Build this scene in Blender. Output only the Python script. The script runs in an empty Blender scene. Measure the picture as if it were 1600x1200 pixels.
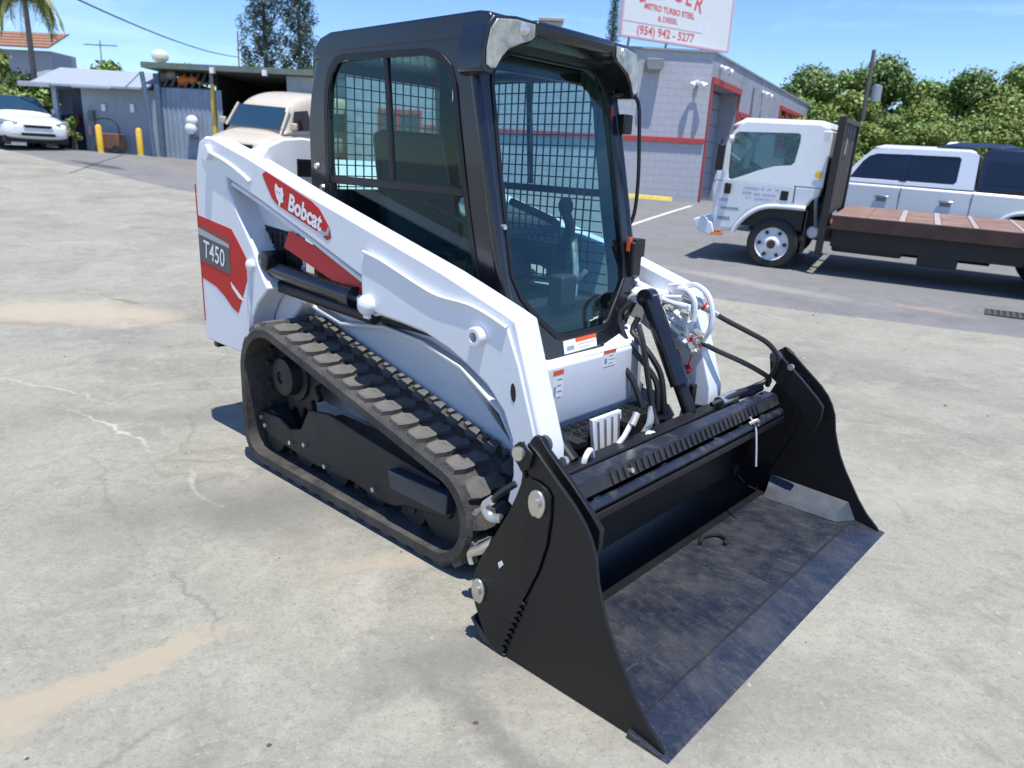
import bpy, bmesh, math, random
from mathutils import Vector, Matrix
random.seed(7)
S = bpy.context.scene
COL = S.collection
PI = math.pi

# ------------------------------------------------------------------ camera
CAM_H, FPX, PITCH, ROLL = 1.462, 1137.69, 0.291, 0.0487
fw = Vector((0, math.cos(PITCH), -math.sin(PITCH)))
rt0 = Vector((1, 0, 0)); up0 = rt0.cross(fw)
rt = math.cos(ROLL) * rt0 + math.sin(ROLL) * up0
upv = -math.sin(ROLL) * rt0 + math.cos(ROLL) * up0
cam = bpy.data.objects.new('camera', bpy.data.cameras.new('camera'))
COL.objects.link(cam)
M = Matrix((rt, upv, -fw)).transposed().to_4x4()
M.translation = (0, 0, CAM_H)
cam.matrix_world = M
cam.data.sensor_width = 36
cam.data.lens = 36 * FPX / 1600
cam.data.clip_end = 3000
cam.data.clip_start = 0.05
cam.data.dof.use_dof = True; cam.data.dof.focus_distance = 3.1; cam.data.dof.aperture_fstop = 3.2
S.camera = cam

# ------------------------------------------------------------------ sky and sun
SUN_DIR = Vector((0.10, -0.225, 1.0)).normalized()
w = bpy.data.worlds.new('World'); S.world = w; w.use_nodes = True
nt = w.node_tree; nt.nodes.clear()
out = nt.nodes.new('ShaderNodeOutputWorld'); bg = nt.nodes.new('ShaderNodeBackground')
sky = nt.nodes.new('ShaderNodeTexSky'); sky.sky_type = 'NISHITA'; sky.sun_disc = False
sky.sun_elevation = math.asin(SUN_DIR.z); sky.sun_rotation = math.atan2(SUN_DIR.x, SUN_DIR.y)
sky.air_density = 1.0; sky.dust_density = 0.0; sky.ozone_density = 1.0
hs = nt.nodes.new('ShaderNodeHueSaturation'); hs.inputs['Saturation'].default_value = 1.12
tc = nt.nodes.new('ShaderNodeTexCoord')
mp = nt.nodes.new('ShaderNodeMapping'); mp.inputs['Scale'].default_value = (1.2, 1.2, 7.0)
mp.inputs['Rotation'].default_value = (0.12, 0.1, 0.4)
nz = nt.nodes.new('ShaderNodeTexNoise'); nz.inputs['Scale'].default_value = 2.6; nz.inputs['Detail'].default_value = 7
nz.inputs['Roughness'].default_value = 0.62; nz.inputs['Distortion'].default_value = 0.5
cr = nt.nodes.new('ShaderNodeMapRange'); cr.inputs['From Min'].default_value = 0.50; cr.inputs['From Max'].default_value = 0.78
cr.inputs['To Max'].default_value = 0.34
mx = nt.nodes.new('ShaderNodeMixRGB'); mx.inputs['Color2'].default_value = (7.5, 8.2, 9.2, 1)
L = nt.links.new
L(sky.outputs[0], hs.inputs['Color']); L(tc.outputs['Generated'], mp.inputs['Vector']); L(mp.outputs[0], nz.inputs['Vector'])
L(nz.outputs['Fac'], cr.inputs['Value']); L(cr.outputs[0], mx.inputs['Fac']); L(hs.outputs[0], mx.inputs['Color1'])
tn = nt.nodes.new('ShaderNodeMixRGB'); tn.blend_type = 'MULTIPLY'; tn.inputs['Fac'].default_value = 1; tn.inputs['Color2'].default_value = (0.88, 1.0, 1.20, 1)
tn.inputs['Color2'].default_value = (0.86, 1.0, 1.30, 1); L(mx.outputs[0], tn.inputs['Color1']); L(tn.outputs[0], bg.inputs['Color']); L(bg.outputs[0], out.inputs['Surface'])
bg.inputs['Strength'].default_value = 0.125
sun = bpy.data.objects.new('sun', bpy.data.lights.new('sun', 'SUN')); COL.objects.link(sun)
sun.data.energy = 5.0; sun.data.angle = math.radians(0.53); sun.data.color = (1.0, 0.965, 0.90)
sun.rotation_euler = SUN_DIR.to_track_quat('Z', 'Y').to_euler()
sun['kind'] = 'structure'
S.view_settings.view_transform = 'Standard'; S.view_settings.look = 'None'
S.view_settings.gamma = 1; S.view_settings.exposure = 0.36
S.cycles.max_bounces = 7; S.cycles.transparent_max_bounces = 14
S.cycles.caustics_reflective = False; S.cycles.caustics_refractive = False
S.cycles.sample_clamp_indirect = 6

# ------------------------------------------------------------------ materials
def mat(name, col, rough=0.5, metal=0.0, var=0.0, vscale=8.0, bump=0.0, bscale=60.0, coat=0.0, dirt=None, dscale=3.0, dlo=0.52, dhi=0.75, island=0.0, spec=0.5):
    m = bpy.data.materials.new(name); m.use_nodes = True
    n = m.node_tree; b = n.nodes['Principled BSDF']; k = n.links.new
    b.inputs['Base Color'].default_value = (*col, 1); b.inputs['Roughness'].default_value = rough
    b.inputs['Metallic'].default_value = metal; b.inputs['Coat Weight'].default_value = coat
    b.inputs['Specular IOR Level'].default_value = spec
    t = n.nodes.new('ShaderNodeTexCoord'); src = None
    if var:
        z = n.nodes.new('ShaderNodeTexNoise'); z.inputs['Scale'].default_value = vscale; z.inputs['Detail'].default_value = 6
        z.inputs['Roughness'].default_value = 0.6
        k(t.outputs['Object'], z.inputs['Vector'])
        r = n.nodes.new('ShaderNodeMapRange'); r.inputs['From Min'].default_value = 0.3; r.inputs['From Max'].default_value = 0.7
        r.inputs['To Min'].default_value = 1 - var; r.inputs['To Max'].default_value = 1 + var
        k(z.outputs['Fac'], r.inputs['Value'])
        v = n.nodes.new('ShaderNodeVectorMath'); v.operation = 'SCALE'; v.inputs[0].default_value = col
        k(r.outputs[0], v.inputs['Scale']); src = v.outputs[0]
        rr = n.nodes.new('ShaderNodeMapRange'); rr.inputs['To Min'].default_value = max(0.02, rough - 0.08); rr.inputs['To Max'].default_value = min(1, rough + 0.12)
        k(z.outputs['Fac'], rr.inputs['Value']); k(rr.outputs[0], b.inputs['Roughness'])
    if island:
        g_ = n.nodes.new('ShaderNodeNewGeometry')
        h = n.nodes.new('ShaderNodeHueSaturation'); h.inputs['Color'].default_value = (*col, 1)
        if src: k(src, h.inputs['Color'])
        r = n.nodes.new('ShaderNodeMapRange'); r.inputs['To Min'].default_value = 1 - island; r.inputs['To Max'].default_value = 1 + island
        k(g_.outputs['Random Per Island'], r.inputs['Value']); k(r.outputs[0], h.inputs['Value'])
        r2 = n.nodes.new('ShaderNodeMapRange'); r2.inputs['To Min'].default_value = 0.5 - 0.04; r2.inputs['To Max'].default_value = 0.5 + 0.03
        k(g_.outputs['Random Per Island'], r2.inputs['Value']); k(r2.outputs[0], h.inputs['Hue']); src = h.outputs[0]
    if dirt:
        z = n.nodes.new('ShaderNodeTexNoise'); z.inputs['Scale'].default_value = dscale; z.inputs['Detail'].default_value = 9; z.inputs['Roughness'].default_value = 0.7
        k(t.outputs['Object'], z.inputs['Vector'])
        r = n.nodes.new('ShaderNodeMapRange'); r.inputs['From Min'].default_value = dlo; r.inputs['From Max'].default_value = dhi
        k(z.outputs['Fac'], r.inputs['Value'])
        q = n.nodes.new('ShaderNodeMixRGB'); q.inputs['Color1'].default_value = (*col, 1); q.inputs['Color2'].default_value = (*dirt, 1)
        if src: k(src, q.inputs['Color1'])
        k(r.outputs[0], q.inputs['Fac']); src = q.outputs[0]
        q2 = n.nodes.new('ShaderNodeMath'); q2.operation = 'MULTIPLY_ADD'; q2.inputs[1].default_value = 0.45; q2.inputs[2].default_value = rough
        k(r.outputs[0], q2.inputs[0]); q2.use_clamp = True; k(q2.outputs[0], b.inputs['Roughness'])
    if src: k(src, b.inputs['Base Color'])
    if bump:
        z = n.nodes.new('ShaderNodeTexNoise'); z.inputs['Scale'].default_value = bscale; z.inputs['Detail'].default_value = 5
        k(t.outputs['Object'], z.inputs['Vector'])
        bn = n.nodes.new('ShaderNodeBump'); bn.inputs['Strength'].default_value = bump; bn.inputs['Distance'].default_value = 0.01
        k(z.outputs['Fac'], bn.inputs['Height']); k(bn.outputs[0], b.inputs['Normal'])
    return m

def glass(name, tint, gloss=0.06):
    m = bpy.data.materials.new(name); m.use_nodes = True; n = m.node_tree; n.nodes.clear(); k = n.links.new
    o = n.nodes.new('ShaderNodeOutputMaterial'); t = n.nodes.new('ShaderNodeBsdfTransparent'); t.inputs[0].default_value = (*tint, 1)
    g_ = n.nodes.new('ShaderNodeBsdfGlossy'); g_.inputs['Roughness'].default_value = 0.03; g_.inputs[0].default_value = (0.62, 0.86, 0.92, 1)
    f = n.nodes.new('ShaderNodeLayerWeight'); f.inputs[0].default_value = 0.5
    pw = n.nodes.new('ShaderNodeMath'); pw.operation = 'POWER'; pw.inputs[1].default_value = 4.0; k(f.outputs['Facing'], pw.inputs[0])
    a = n.nodes.new('ShaderNodeMath'); a.operation = 'MULTIPLY_ADD'; a.inputs[1].default_value = 0.8; a.inputs[2].default_value = gloss; a.use_clamp = True
    x = n.nodes.new('ShaderNodeMixShader'); k(pw.outputs[0], a.inputs[0]); k(a.outputs[0], x.inputs[0])
    k(t.outputs[0], x.inputs[1]); k(g_.outputs[0], x.inputs[2]); k(x.outputs[0], o.inputs[0])
    return m

WHITE = mat('white_paint', (0.70, 0.72, 0.755), 0.34, var=0.03, vscale=5, coat=0.25, dirt=(0.46, 0.43, 0.38), dscale=7, dlo=0.60, dhi=0.95, bump=0.04, bscale=25)
BLACK = mat('black_gloss_paint', (0.008, 0.009, 0.014), 0.26, var=0.15, coat=0.3)
SATIN = mat('black_satin_paint', (0.008, 0.008, 0.009), 0.40, var=0.15, bump=0.05, bscale=150, spec=0.4)
CHAR = mat('charcoal_steel', (0.014, 0.0145, 0.017), 0.5, var=0.2, vscale=10, dirt=(0.05, 0.045, 0.038), dscale=6, dlo=0.5, dhi=0.85)
RUBBER = mat('track_rubber', (0.020, 0.019, 0.019), 0.62, var=0.25, vscale=14, dirt=(0.12, 0.108, 0.094), dscale=6, dlo=0.38, dhi=0.78, bump=0.35, bscale=90)
DUSTY = mat('dusty_lug_rubber', (0.080, 0.077, 0.072), 0.7, var=0.4, vscale=22, dirt=(0.15, 0.14, 0.125), dscale=11, dlo=0.38, dhi=0.75, bump=0.3, bscale=120)
TYRE = mat('tyre_rubber', (0.02, 0.02, 0.022), 0.75, var=0.2)
HOSE = mat('black_hose', (0.018, 0.018, 0.019), 0.45)
ZINC = mat('zinc_plated_steel', (0.62, 0.60, 0.54), 0.32, metal=0.85, var=0.12, vscale=30)
CHROME = mat('chrome_rod', (0.72, 0.73, 0.75), 0.12, metal=1.0)
RED = mat('red_decal', (0.52, 0.012, 0.010), 0.5, var=0.04, spec=0.35)
ORED = mat('sunlit_red_paint', (0.78, 0.055, 0.014), 0.45)  # red lifted towards orange so the stripe looks sunlit
DKRED = mat('dark_red_decal', (0.25, 0.012, 0.015), 0.35)
REDCAP = mat('red_plastic_cap', (0.72, 0.02, 0.03), 0.3, coat=0.4)
GREYD = mat('grey_decal', (0.075, 0.078, 0.085), 0.4)
LGREY = mat('silver_decal', (0.36, 0.38, 0.41), 0.4)
DECALW = mat('white_decal', (0.80, 0.80, 0.80), 0.4)
ORANGE = mat('orange_warning_print', (0.75, 0.11, 0.03), 0.45)
INK = mat('grey_blue_print', (0.25, 0.30, 0.38), 0.5)
INKB = mat('blue_door_print', (0.32, 0.38, 0.58), 0.5)
CABGLASS = glass('teal_cab_glass', (0.68, 0.89, 0.92), 0.055)
SIDEGLASS = glass('teal_side_glass', (0.66, 0.87, 0.86), 0.035)
VGLASS = glass('green_vehicle_glass', (0.45, 0.58, 0.57), 0.08)
DARKGLASS = mat('tinted_dark_glass', (0.006, 0.008, 0.016), 0.05, coat=0.5)
BLUEGLASS = mat('windscreen_dark_glass', (0.016, 0.045, 0.075), 0.06, coat=0.5)
LENS = mat('work_lamp_lens', (0.34, 0.33, 0.27), 0.22, var=0.45, vscale=16, coat=0.6)
SEAT = mat('black_seat_vinyl', (0.02, 0.021, 0.023), 0.55)
def worn_steel(name, base, scuff, dust, amt):
    m = bpy.data.materials.new(name); m.use_nodes = True; n = m.node_tree; b = n.nodes['Principled BSDF']; k = n.links.new
    tc = n.nodes.new('ShaderNodeTexCoord')
    def noise(sc, xyz, det, ro, a, c):
        mp_ = n.nodes.new('ShaderNodeMapping'); mp_.inputs['Scale'].default_value = xyz; k(tc.outputs['Object'], mp_.inputs['Vector'])
        z = n.nodes.new('ShaderNodeTexNoise'); z.inputs['Scale'].default_value = sc; z.inputs['Detail'].default_value = det; z.inputs['Roughness'].default_value = ro; k(mp_.outputs[0], z.inputs['Vector'])
        r = n.nodes.new('ShaderNodeMapRange'); r.inputs['From Min'].default_value = a; r.inputs['From Max'].default_value = c; k(z.outputs['Fac'], r.inputs['Value']); return r.outputs[0]
    def mix(c1, c2, f, w_):
        g_ = n.nodes.new('ShaderNodeMath'); g_.operation = 'MULTIPLY'; g_.inputs[1].default_value = w_; k(f, g_.inputs[0])
        q = n.nodes.new('ShaderNodeMixRGB'); q.inputs[2].default_value = (*c2, 1); k(g_.outputs[0], q.inputs[0])
        if isinstance(c1, tuple): q.inputs[1].default_value = (*c1, 1)
        else: k(c1, q.inputs[1])
        return q.outputs[0]
    d1 = noise(3.2, (1, 1, 1), 10, 0.75, 0.42, 0.72); d2 = noise(26, (1, 1, 1), 6, 0.8, 0.50, 0.68)
    s1 = noise(9, (0.5, 7, 1), 5, 0.8, 0.60, 0.70); s2 = noise(15, (6, 0.35, 1), 4, 0.8, 0.64, 0.72); s3 = noise(120, (1, 1, 1), 2, 0.7, 0.62, 0.70)
    c = mix(base, dust, d1, .55*amt); c = mix(c, dust, d2, .50*amt); c = mix(c, scuff, s1, .45*amt); c = mix(c, scuff, s2, .30*amt); c = mix(c, tuple(x*1.3 for x in scuff), s3, .14*amt)
    k(c, b.inputs['Base Color']); r = n.nodes.new('ShaderNodeMapRange'); r.inputs['To Min'].default_value = .34; r.inputs['To Max'].default_value = .62; k(d1, r.inputs['Value']); k(r.outputs[0], b.inputs['Roughness'])
    bn = n.nodes.new('ShaderNodeBump'); bn.inputs['Strength'].default_value = .25; bn.inputs['Distance'].default_value = .004; k(d2, bn.inputs['Height']); k(bn.outputs[0], b.inputs['Normal'])
    return m
BUCKFLOOR = worn_steel('worn_bucket_floor', (0.012, 0.016, 0.028), (0.16, 0.16, 0.16), (0.066, 0.064, 0.061), 1.3)
BUCKEDGE = worn_steel('blue_black_cutting_edge', (0.012, 0.016, 0.030), (0.14, 0.14, 0.145), (0.055, 0.056, 0.060), 1.3)
BARBLUE = mat('blue_black_steel', (0.011, 0.015, 0.027), 0.35, var=0.3, vscale=9, dirt=(0.08, 0.075, 0.07), dscale=12, dlo=0.5, dhi=0.8)
GUSSET = mat('scuffed_grey_steel', (0.055, 0.065, 0.08), 0.45, var=0.3, vscale=12)
YELLOW = mat('yellow_paint', (0.72, 0.46, 0.04), 0.55, var=0.15, vscale=6)
LEMON = mat('pale_yellow_paint', (0.78, 0.60, 0.10), 0.6, var=0.1)

# ------------------------------------------------------------------ mesh helpers
def tag(o, label=None, cat=None, group=None, kind=None, category=None):
    if label: o['label'] = label
    if cat: o['category'] = cat
    if group: o['group'] = group
    if kind: o['kind'] = kind
    return o

def empty(name, loc=(0, 0, 0), label=None, cat=None, group=None, rz=0):
    o = bpy.data.objects.new(name, None); COL.objects.link(o); o.location = loc; o.rotation_euler = (0, 0, rz)
    o.empty_display_size = 0.2
    return tag(o, label, cat, group)

class MB:
    def __init__(s): s.bm = bmesh.new()
    def face(s, pts):
        vs = [s.bm.verts.new(p) for p in pts]
        return s.bm.faces.new(vs)
    def box(s, x0, x1, y0, y1, z0, z1):
        v = [s.bm.verts.new(p) for p in [(x0,y0,z0),(x1,y0,z0),(x1,y1,z0),(x0,y1,z0),(x0,y0,z1),(x1,y0,z1),(x1,y1,z1),(x0,y1,z1)]]
        for f in [(0,3,2,1),(4,5,6,7),(0,1,5,4),(1,2,6,5),(2,3,7,6),(3,0,4,7)]: s.bm.faces.new([v[i] for i in f])
        return s
    def slab(s, lo, hi):
        """two matching loops of 3D points, bridged and capped"""
        a = [s.bm.verts.new(p) for p in lo]; b = [s.bm.verts.new(p) for p in hi]; n = len(a)
        s.bm.faces.new(a[::-1]); s.bm.faces.new(b)
        for i in range(n): s.bm.faces.new([a[i], a[(i+1) % n], b[(i+1) % n], b[i]])
        return s
    def pxz(s, poly, y0, y1): return s.slab([(x, y0, z) for x, z in poly], [(x, y1, z) for x, z in poly])
    def pyz(s, poly, x0, x1): return s.slab([(x0, y, z) for y, z in poly], [(x1, y, z) for y, z in poly])
    def pxy(s, poly, z0, z1): return s.slab([(x, y, z0) for x, y in poly], [(x, y, z1) for x, y in poly])
    def ring(s, outer, inner, f0, f1):
        """plate with a hole; outer, inner 2D loops star-shaped about the inner centre; f0, f1 map (p,q) to 3D"""
        cx = sum(p[0] for p in inner) / len(inner); cy = sum(p[1] for p in inner) / len(inner)
        ang = sorted({round(math.atan2(p[1]-cy, p[0]-cx), 5) for p in list(outer) + list(inner)})
        def hit(poly, a):
            dx, dy = math.cos(a), math.sin(a); best = None
            for i in range(len(poly)):
                x1, y1 = poly[i][0]-cx, poly[i][1]-cy; x2, y2 = poly[(i+1) % len(poly)][0]-cx, poly[(i+1) % len(poly)][1]-cy
                ex, ey = x2-x1, y2-y1; den = dx*ey - dy*ex
                if abs(den) < 1e-12: continue
                t = (x1*ey - y1*ex) / den; u = (x1*dy - y1*dx) / den
                if t > 0 and -1e-4 <= u <= 1+1e-4 and (best is None or t > best): best = t
            return (cx + dx*best, cy + dy*best)
        O = [hit(outer, a) for a in ang]; I = [hit(inner, a) for a in ang]
        L_ = [[s.bm.verts.new(f(*p)) for p in q] for f in (f0, f1) for q in (O, I)]
        n = len(ang)
        for i in range(n):
            j = (i+1) % n
            s.bm.faces.new([L_[0][i], L_[1][i], L_[1][j], L_[0][j]]); s.bm.faces.new([L_[2][i], L_[2][j], L_[3][j], L_[3][i]])
            s.bm.faces.new([L_[0][i], L_[0][j], L_[2][j], L_[2][i]]); s.bm.faces.new([L_[1][i], L_[3][i], L_[3][j], L_[1][j]])
        return s
    def tube(s, pts, r, n=8, smooth=0, taper=None):
        pts = [Vector(p) for p in pts]
        if smooth: pts = spline(pts, smooth)
        prev = None; up = None
        for i, p in enumerate(pts):
            d = (pts[min(i+1, len(pts)-1)] - pts[max(i-1, 0)])
            if d.length < 1e-9: continue
            d.normalize()
            if up is None: up = d.orthogonal().normalized()
            up = (up - d * up.dot(d)).normalized(); sd = d.cross(up)
            rr = r if taper is None else r + (taper - r) * i / (len(pts)-1)
            cur = [s.bm.verts.new(p + (up*math.cos(2*PI*k/n) + sd*math.sin(2*PI*k/n)) * rr) for k in range(n)]
            if prev:
                for k in range(n): s.bm.faces.new([prev[k], prev[(k+1) % n], cur[(k+1) % n], cur[k]])
            else: s.bm.faces.new(cur[::-1])
            prev = cur
        s.bm.faces.new(prev)
        return s
    def cyl(s, p0, p1, r, n=20, r2=None): return s.tube([p0, p1], r, n, taper=r2)
    def lathe(s, c, axis, prof, n=28):
        """prof: list of (distance along axis, radius)"""
        c = Vector(c); ax = Vector(axis).normalized(); u = ax.orthogonal().normalized(); v = ax.cross(u); prev = None
        for d, r in prof:
            cur = [s.bm.verts.new(c + ax*d + (u*math.cos(2*PI*k/n) + v*math.sin(2*PI*k/n))*max(r, 1e-4)) for k in range(n)]
            if prev:
                for k in range(n): s.bm.faces.new([prev[k], prev[(k+1) % n], cur[(k+1) % n], cur[k]])
            prev = cur
        return s
    def build(s, name, m, parent=None, bevel=0, smooth=True, subsurf=0, ang=35, **kw):
        bmesh.ops.recalc_face_normals(s.bm, faces=s.bm.faces[:])
        me = bpy.data.meshes.new(name); s.bm.to_mesh(me); s.bm.free()
        o = bpy.data.objects.new(name, me); COL.objects.link(o)
        me.materials.append(m)
        if smooth:
            me.polygons.foreach_set('use_smooth', [True]*len(me.polygons))
            if not subsurf: me.set_sharp_from_angle(angle=math.radians(ang))
        if subsurf:
            d = o.modifiers.new('sub', 'SUBSURF'); d.levels = d.render_levels = subsurf
        if bevel:
            d = o.modifiers.new('bev', 'BEVEL'); d.width = bevel; d.segments = 2; d.limit_method = 'ANGLE'; d.angle_limit = math.radians(40)
        if parent: o.parent = parent
        return tag(o, **kw)

def spline(pts, k):
    P = [pts[0]*2 - pts[1]] + list(pts) + [pts[-1]*2 - pts[-2]]; r = []
    for i in range(1, len(P)-2):
        for j in range(k):
            t = j/k; a, b, c, d = P[i-1:i+3]
            r.append(0.5*((2*b) + (c-a)*t + (2*a-5*b+4*c-d)*t*t + (3*b-a-3*c+d)*t**3))
    r.append(P[-2]); return r

def resample(poly, closed, step):
    r = []
    n = len(poly)
    for i in range(n if closed else n-1):
        a, b = Vector(poly[i]), Vector(poly[(i+1) % n]); k = max(1, int((b-a).length/step))
        r += [a.lerp(b, j/k) for j in range(k)]
    return r

def copy_tree(o, parent=None):
    c = o.copy(); COL.objects.link(c)
    if parent: c.parent = parent
    for ch in list(o.children): copy_tree(ch, c)
    return c

def word(txt, size, m, parent, mtx, name='lettering', bold=0.0, squash=1.0, extrude=0.0):
    cu = bpy.data.curves.new(name, 'FONT'); cu.body = txt; cu.size = size; cu.align_x = 'CENTER'; cu.align_y = 'CENTER'
    cu.offset = bold; cu.extrude = extrude; cu.resolution_u = 3
    tmp = bpy.data.objects.new(name, cu); COL.objects.link(tmp); bpy.context.view_layer.update()
    me = bpy.data.meshes.new_from_object(tmp.evaluated_get(bpy.context.evaluated_depsgraph_get())); bpy.data.objects.remove(tmp); bpy.data.curves.remove(cu)
    o = bpy.data.objects.new(name, me); COL.objects.link(o); me.materials.clear(); me.materials.append(m)
    if parent: o.parent = parent
    o.matrix_local = mtx @ Matrix.Diagonal((squash, 1, 1, 1))
    return o

def basis(o, ex, ey):
    ex = Vector(ex).normalized(); ey = Vector(ey).normalized(); ez = ex.cross(ey)
    m = Matrix((ex, ey, ez)).transposed().to_4x4(); m.translation = Vector(o); return m

def at(u, v, y):
    """world point on the plane of the given distance, for a direction given in the 1600x1200 frame"""
    d = fw + rt*((u-800)/FPX) - upv*((v-600)/FPX)
    return Vector((0, 0, CAM_H)) + d*(y/d.y)

# ------------------------------------------------------------------ ground
def gz(x, y):
    s_ = min(max(.0625-.0025*x, .03), .1); d = min(y, 22.3)-9
    return s_*(0.5*(d+math.sqrt(d*d+0.6))) - 0.0 if y > -6 else 0.0

def sheet(name, pts_rows, m, **kw):
    me = bpy.data.meshes.new(name); R_ = len(pts_rows); C_ = len(pts_rows[0])
    vs = [p for r in pts_rows for p in r]
    fs = [(i*C_+j, i*C_+j+1, (i+1)*C_+j+1, (i+1)*C_+j) for i in range(R_-1) for j in range(C_-1)]
    me.from_pydata(vs, [], fs); me.materials.append(m); me.polygons.foreach_set('use_smooth', [True]*len(fs))
    o = bpy.data.objects.new(name, me); COL.objects.link(o); return tag(o, **kw)

def ground_material(name, base, tan, stains, cracks, contrast=1.0):
    m = bpy.data.materials.new(name); m.use_nodes = True; n = m.node_tree; b = n.nodes['Principled BSDF']; k = n.links.new
    b.inputs['Roughness'].default_value = 0.9; b.inputs['Specular IOR Level'].default_value = 0.25
    tc = n.nodes.new('ShaderNodeTexCoord')
    def noise(sc, det=6, ro=0.6, dist=0.0, vec=None):
        z = n.nodes.new('ShaderNodeTexNoise'); z.inputs['Scale'].default_value = sc; z.inputs['Detail'].default_value = det
        z.inputs['Roughness'].default_value = ro; z.inputs['Distortion'].default_value = dist
        k(vec or tc.outputs['Object'], z.inputs['Vector']); return z.outputs['Fac']
    def ramp(s_, a, c, lo=0.0, hi=1.0):
        r = n.nodes.new('ShaderNodeMapRange'); r.inputs['From Min'].default_value = a; r.inputs['From Max'].default_value = c
        r.inputs['To Min'].default_value = lo; r.inputs['To Max'].default_value = hi; k(s_, r.inputs['Value']); return r.outputs[0]
    def mul(a, c):
        q = n.nodes.new('ShaderNodeMath'); q.operation = 'MULTIPLY'; k(a, q.inputs[0])
        if isinstance(c, float): q.inputs[1].default_value = c
        else: k(c, q.inputs[1])
        return q.outputs[0]
    def mix(c1, c2, f):
        q = n.nodes.new('ShaderNodeMixRGB')
        if isinstance(c1, tuple): q.inputs[1].default_value = (*c1, 1)
        else: k(c1, q.inputs[1])
        q.inputs[2].default_value = (*c2, 1); k(f, q.inputs[0]); return q.outputs[0]
    dk = tuple(c*(1-0.30*contrast) for c in base); lt = tuple(min(1, c*(1+0.22*contrast)) for c in base)
    c = mix(base, dk, ramp(noise(0.55, 8, 0.65, 0.4), 0.48, 0.72))
    c = mix(c, tuple(x*0.8 for x in dk), mul(ramp(noise(2.3, 7, 0.7, 0.6), 0.52, 0.74), 0.7))
    c = mix(c, lt, mul(ramp(noise(1.4, 8, 0.7, 1.2), 0.50, 0.7), 0.8))
    c = mix(c, tan, mul(ramp(noise(0.42, 6, 0.6, 0.9), 0.55, 0.72), 0.45))
    c = mix(c, tuple(x*0.62 for x in base), mul(ramp(noise(4.2, 8, 0.75, 0.8), 0.54, 0.72), 0.6*contrast))
    c = mix(c, tuple(min(1, x*1.22) for x in base), mul(ramp(noise(5.5, 8, 0.75, 1.0), 0.55, 0.72), 0.6*contrast))
    c = mix(c, tuple(x*0.66 for x in base), mul(ramp(noise(13, 7, 0.8, 0.6), 0.50, 0.70), 0.42*contrast))
    c = mix(c, tuple(x*1.30 for x in base), mul(ramp(noise(21, 7, 0.8, 0.4), 0.52, 0.70), 0.42*contrast))
    c = mix(c, tuple(x*0.60 for x in base), mul(ramp(noise(38, 6, 0.8, 0.3), 0.54, 0.66), 0.55*contrast))
    c = mix(c, tuple(x*0.55 for x in base), mul(ramp(noise(95, 3, 0.7), 0.56, 0.72), 0.75))     # aggregate
    c = mix(c, tuple(min(1, x*1.6) for x in base), mul(ramp(noise(70, 3, 0.75), 0.60, 0.74), 0.7))
    c = mix(c, tuple(x*0.6 for x in base), mul(ramp(noise(17, 5, 0.75), 0.58, 0.75), 0.55))
    c = mix(c, tuple(min(1, x*1.45) for x in base), mul(ramp(noise(11, 6, 0.8, 0.5), 0.60, 0.76), 0.6))
    dz = n.nodes.new('ShaderNodeTexNoise'); dz.inputs['Scale'].default_value = 2.4; dz.inputs['Detail'].default_value = 6; dz.inputs['Roughness'].default_value = 0.65; k(tc.outputs['Object'], dz.inputs['Vector'])
    dv = n.nodes.new('ShaderNodeVectorMath'); dv.operation = 'MULTIPLY_ADD'; dv.inputs[1].default_value = (0.36, 0.36, 0); k(dz.outputs['Color'], dv.inputs[0])
    ds_ = n.nodes.new('ShaderNodeVectorMath'); ds_.operation = 'ADD'; ds_.inputs[1].default_value = (-0.18, -0.18, 0); k(tc.outputs['Object'], ds_.inputs[0]); k(ds_.outputs[0], dv.inputs[2])
    for (x, y, ang, lx, ly, col, amt, soft) in stains:
        mpn = n.nodes.new('ShaderNodeMapping'); mpn.vector_type = 'TEXTURE'
        mpn.inputs['Location'].default_value = (x, y, 0); mpn.inputs['Rotation'].default_value = (0, 0, ang); mpn.inputs['Scale'].default_value = (lx, ly, 1000)
        k(dv.outputs[0], mpn.inputs['Vector'])
        ln = n.nodes.new('ShaderNodeVectorMath'); ln.operation = 'LENGTH'; k(mpn.outputs[0], ln.inputs[0])
        nn = noise(2.0/max(min(lx, ly), 0.04)*0.5, 6, 0.7, 0.5)
        ad = n.nodes.new('ShaderNodeMath'); ad.operation = 'MULTIPLY_ADD'; ad.inputs[1].default_value = 1.5; k(nn, ad.inputs[0]); k(ln.outputs['Value'], ad.inputs[2])
        f = ramp(ad.outputs[0], 1.55+soft, 1.55-soft, 0.0, amt); c = mix(c, col, f)
    k(c, b.inputs['Base Color'])
    # fine relief and net of hairline cracks
    vo = n.nodes.new('ShaderNodeTexVoronoi'); vo.feature = 'DISTANCE_TO_EDGE'; vo.inputs['Scale'].default_value = 0.42
    wz = n.nodes.new('ShaderNodeTexNoise'); wz.inputs['Scale'].default_value = 1.6; wz.inputs['Detail'].default_value = 6
    k(tc.outputs['Object'], wz.inputs['Vector'])
    va = n.nodes.new('ShaderNodeVectorMath'); va.operation = 'MULTIPLY_ADD'; va.inputs[1].default_value = (0.9, 0.9, 0)
    k(wz.outputs['Color'], va.inputs[0]); k(tc.outputs['Object'], va.inputs[2]); k(va.outputs[0], vo.inputs['Vector'])
    cf = mul(ramp(vo.outputs['Distance'], 0.0, 0.006, 1.0, 0.0), ramp(noise(0.7, 3), 0.46, 0.62))
    c2 = n.nodes.new('ShaderNodeMixRGB'); c2.inputs[2].default_value = (*[x*0.5 for x in base], 1); k(c, c2.inputs[1]); k(mul(cf, 0.55*cracks), c2.inputs[0])
    k(c2.outputs[0], b.inputs['Base Color'])
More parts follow.
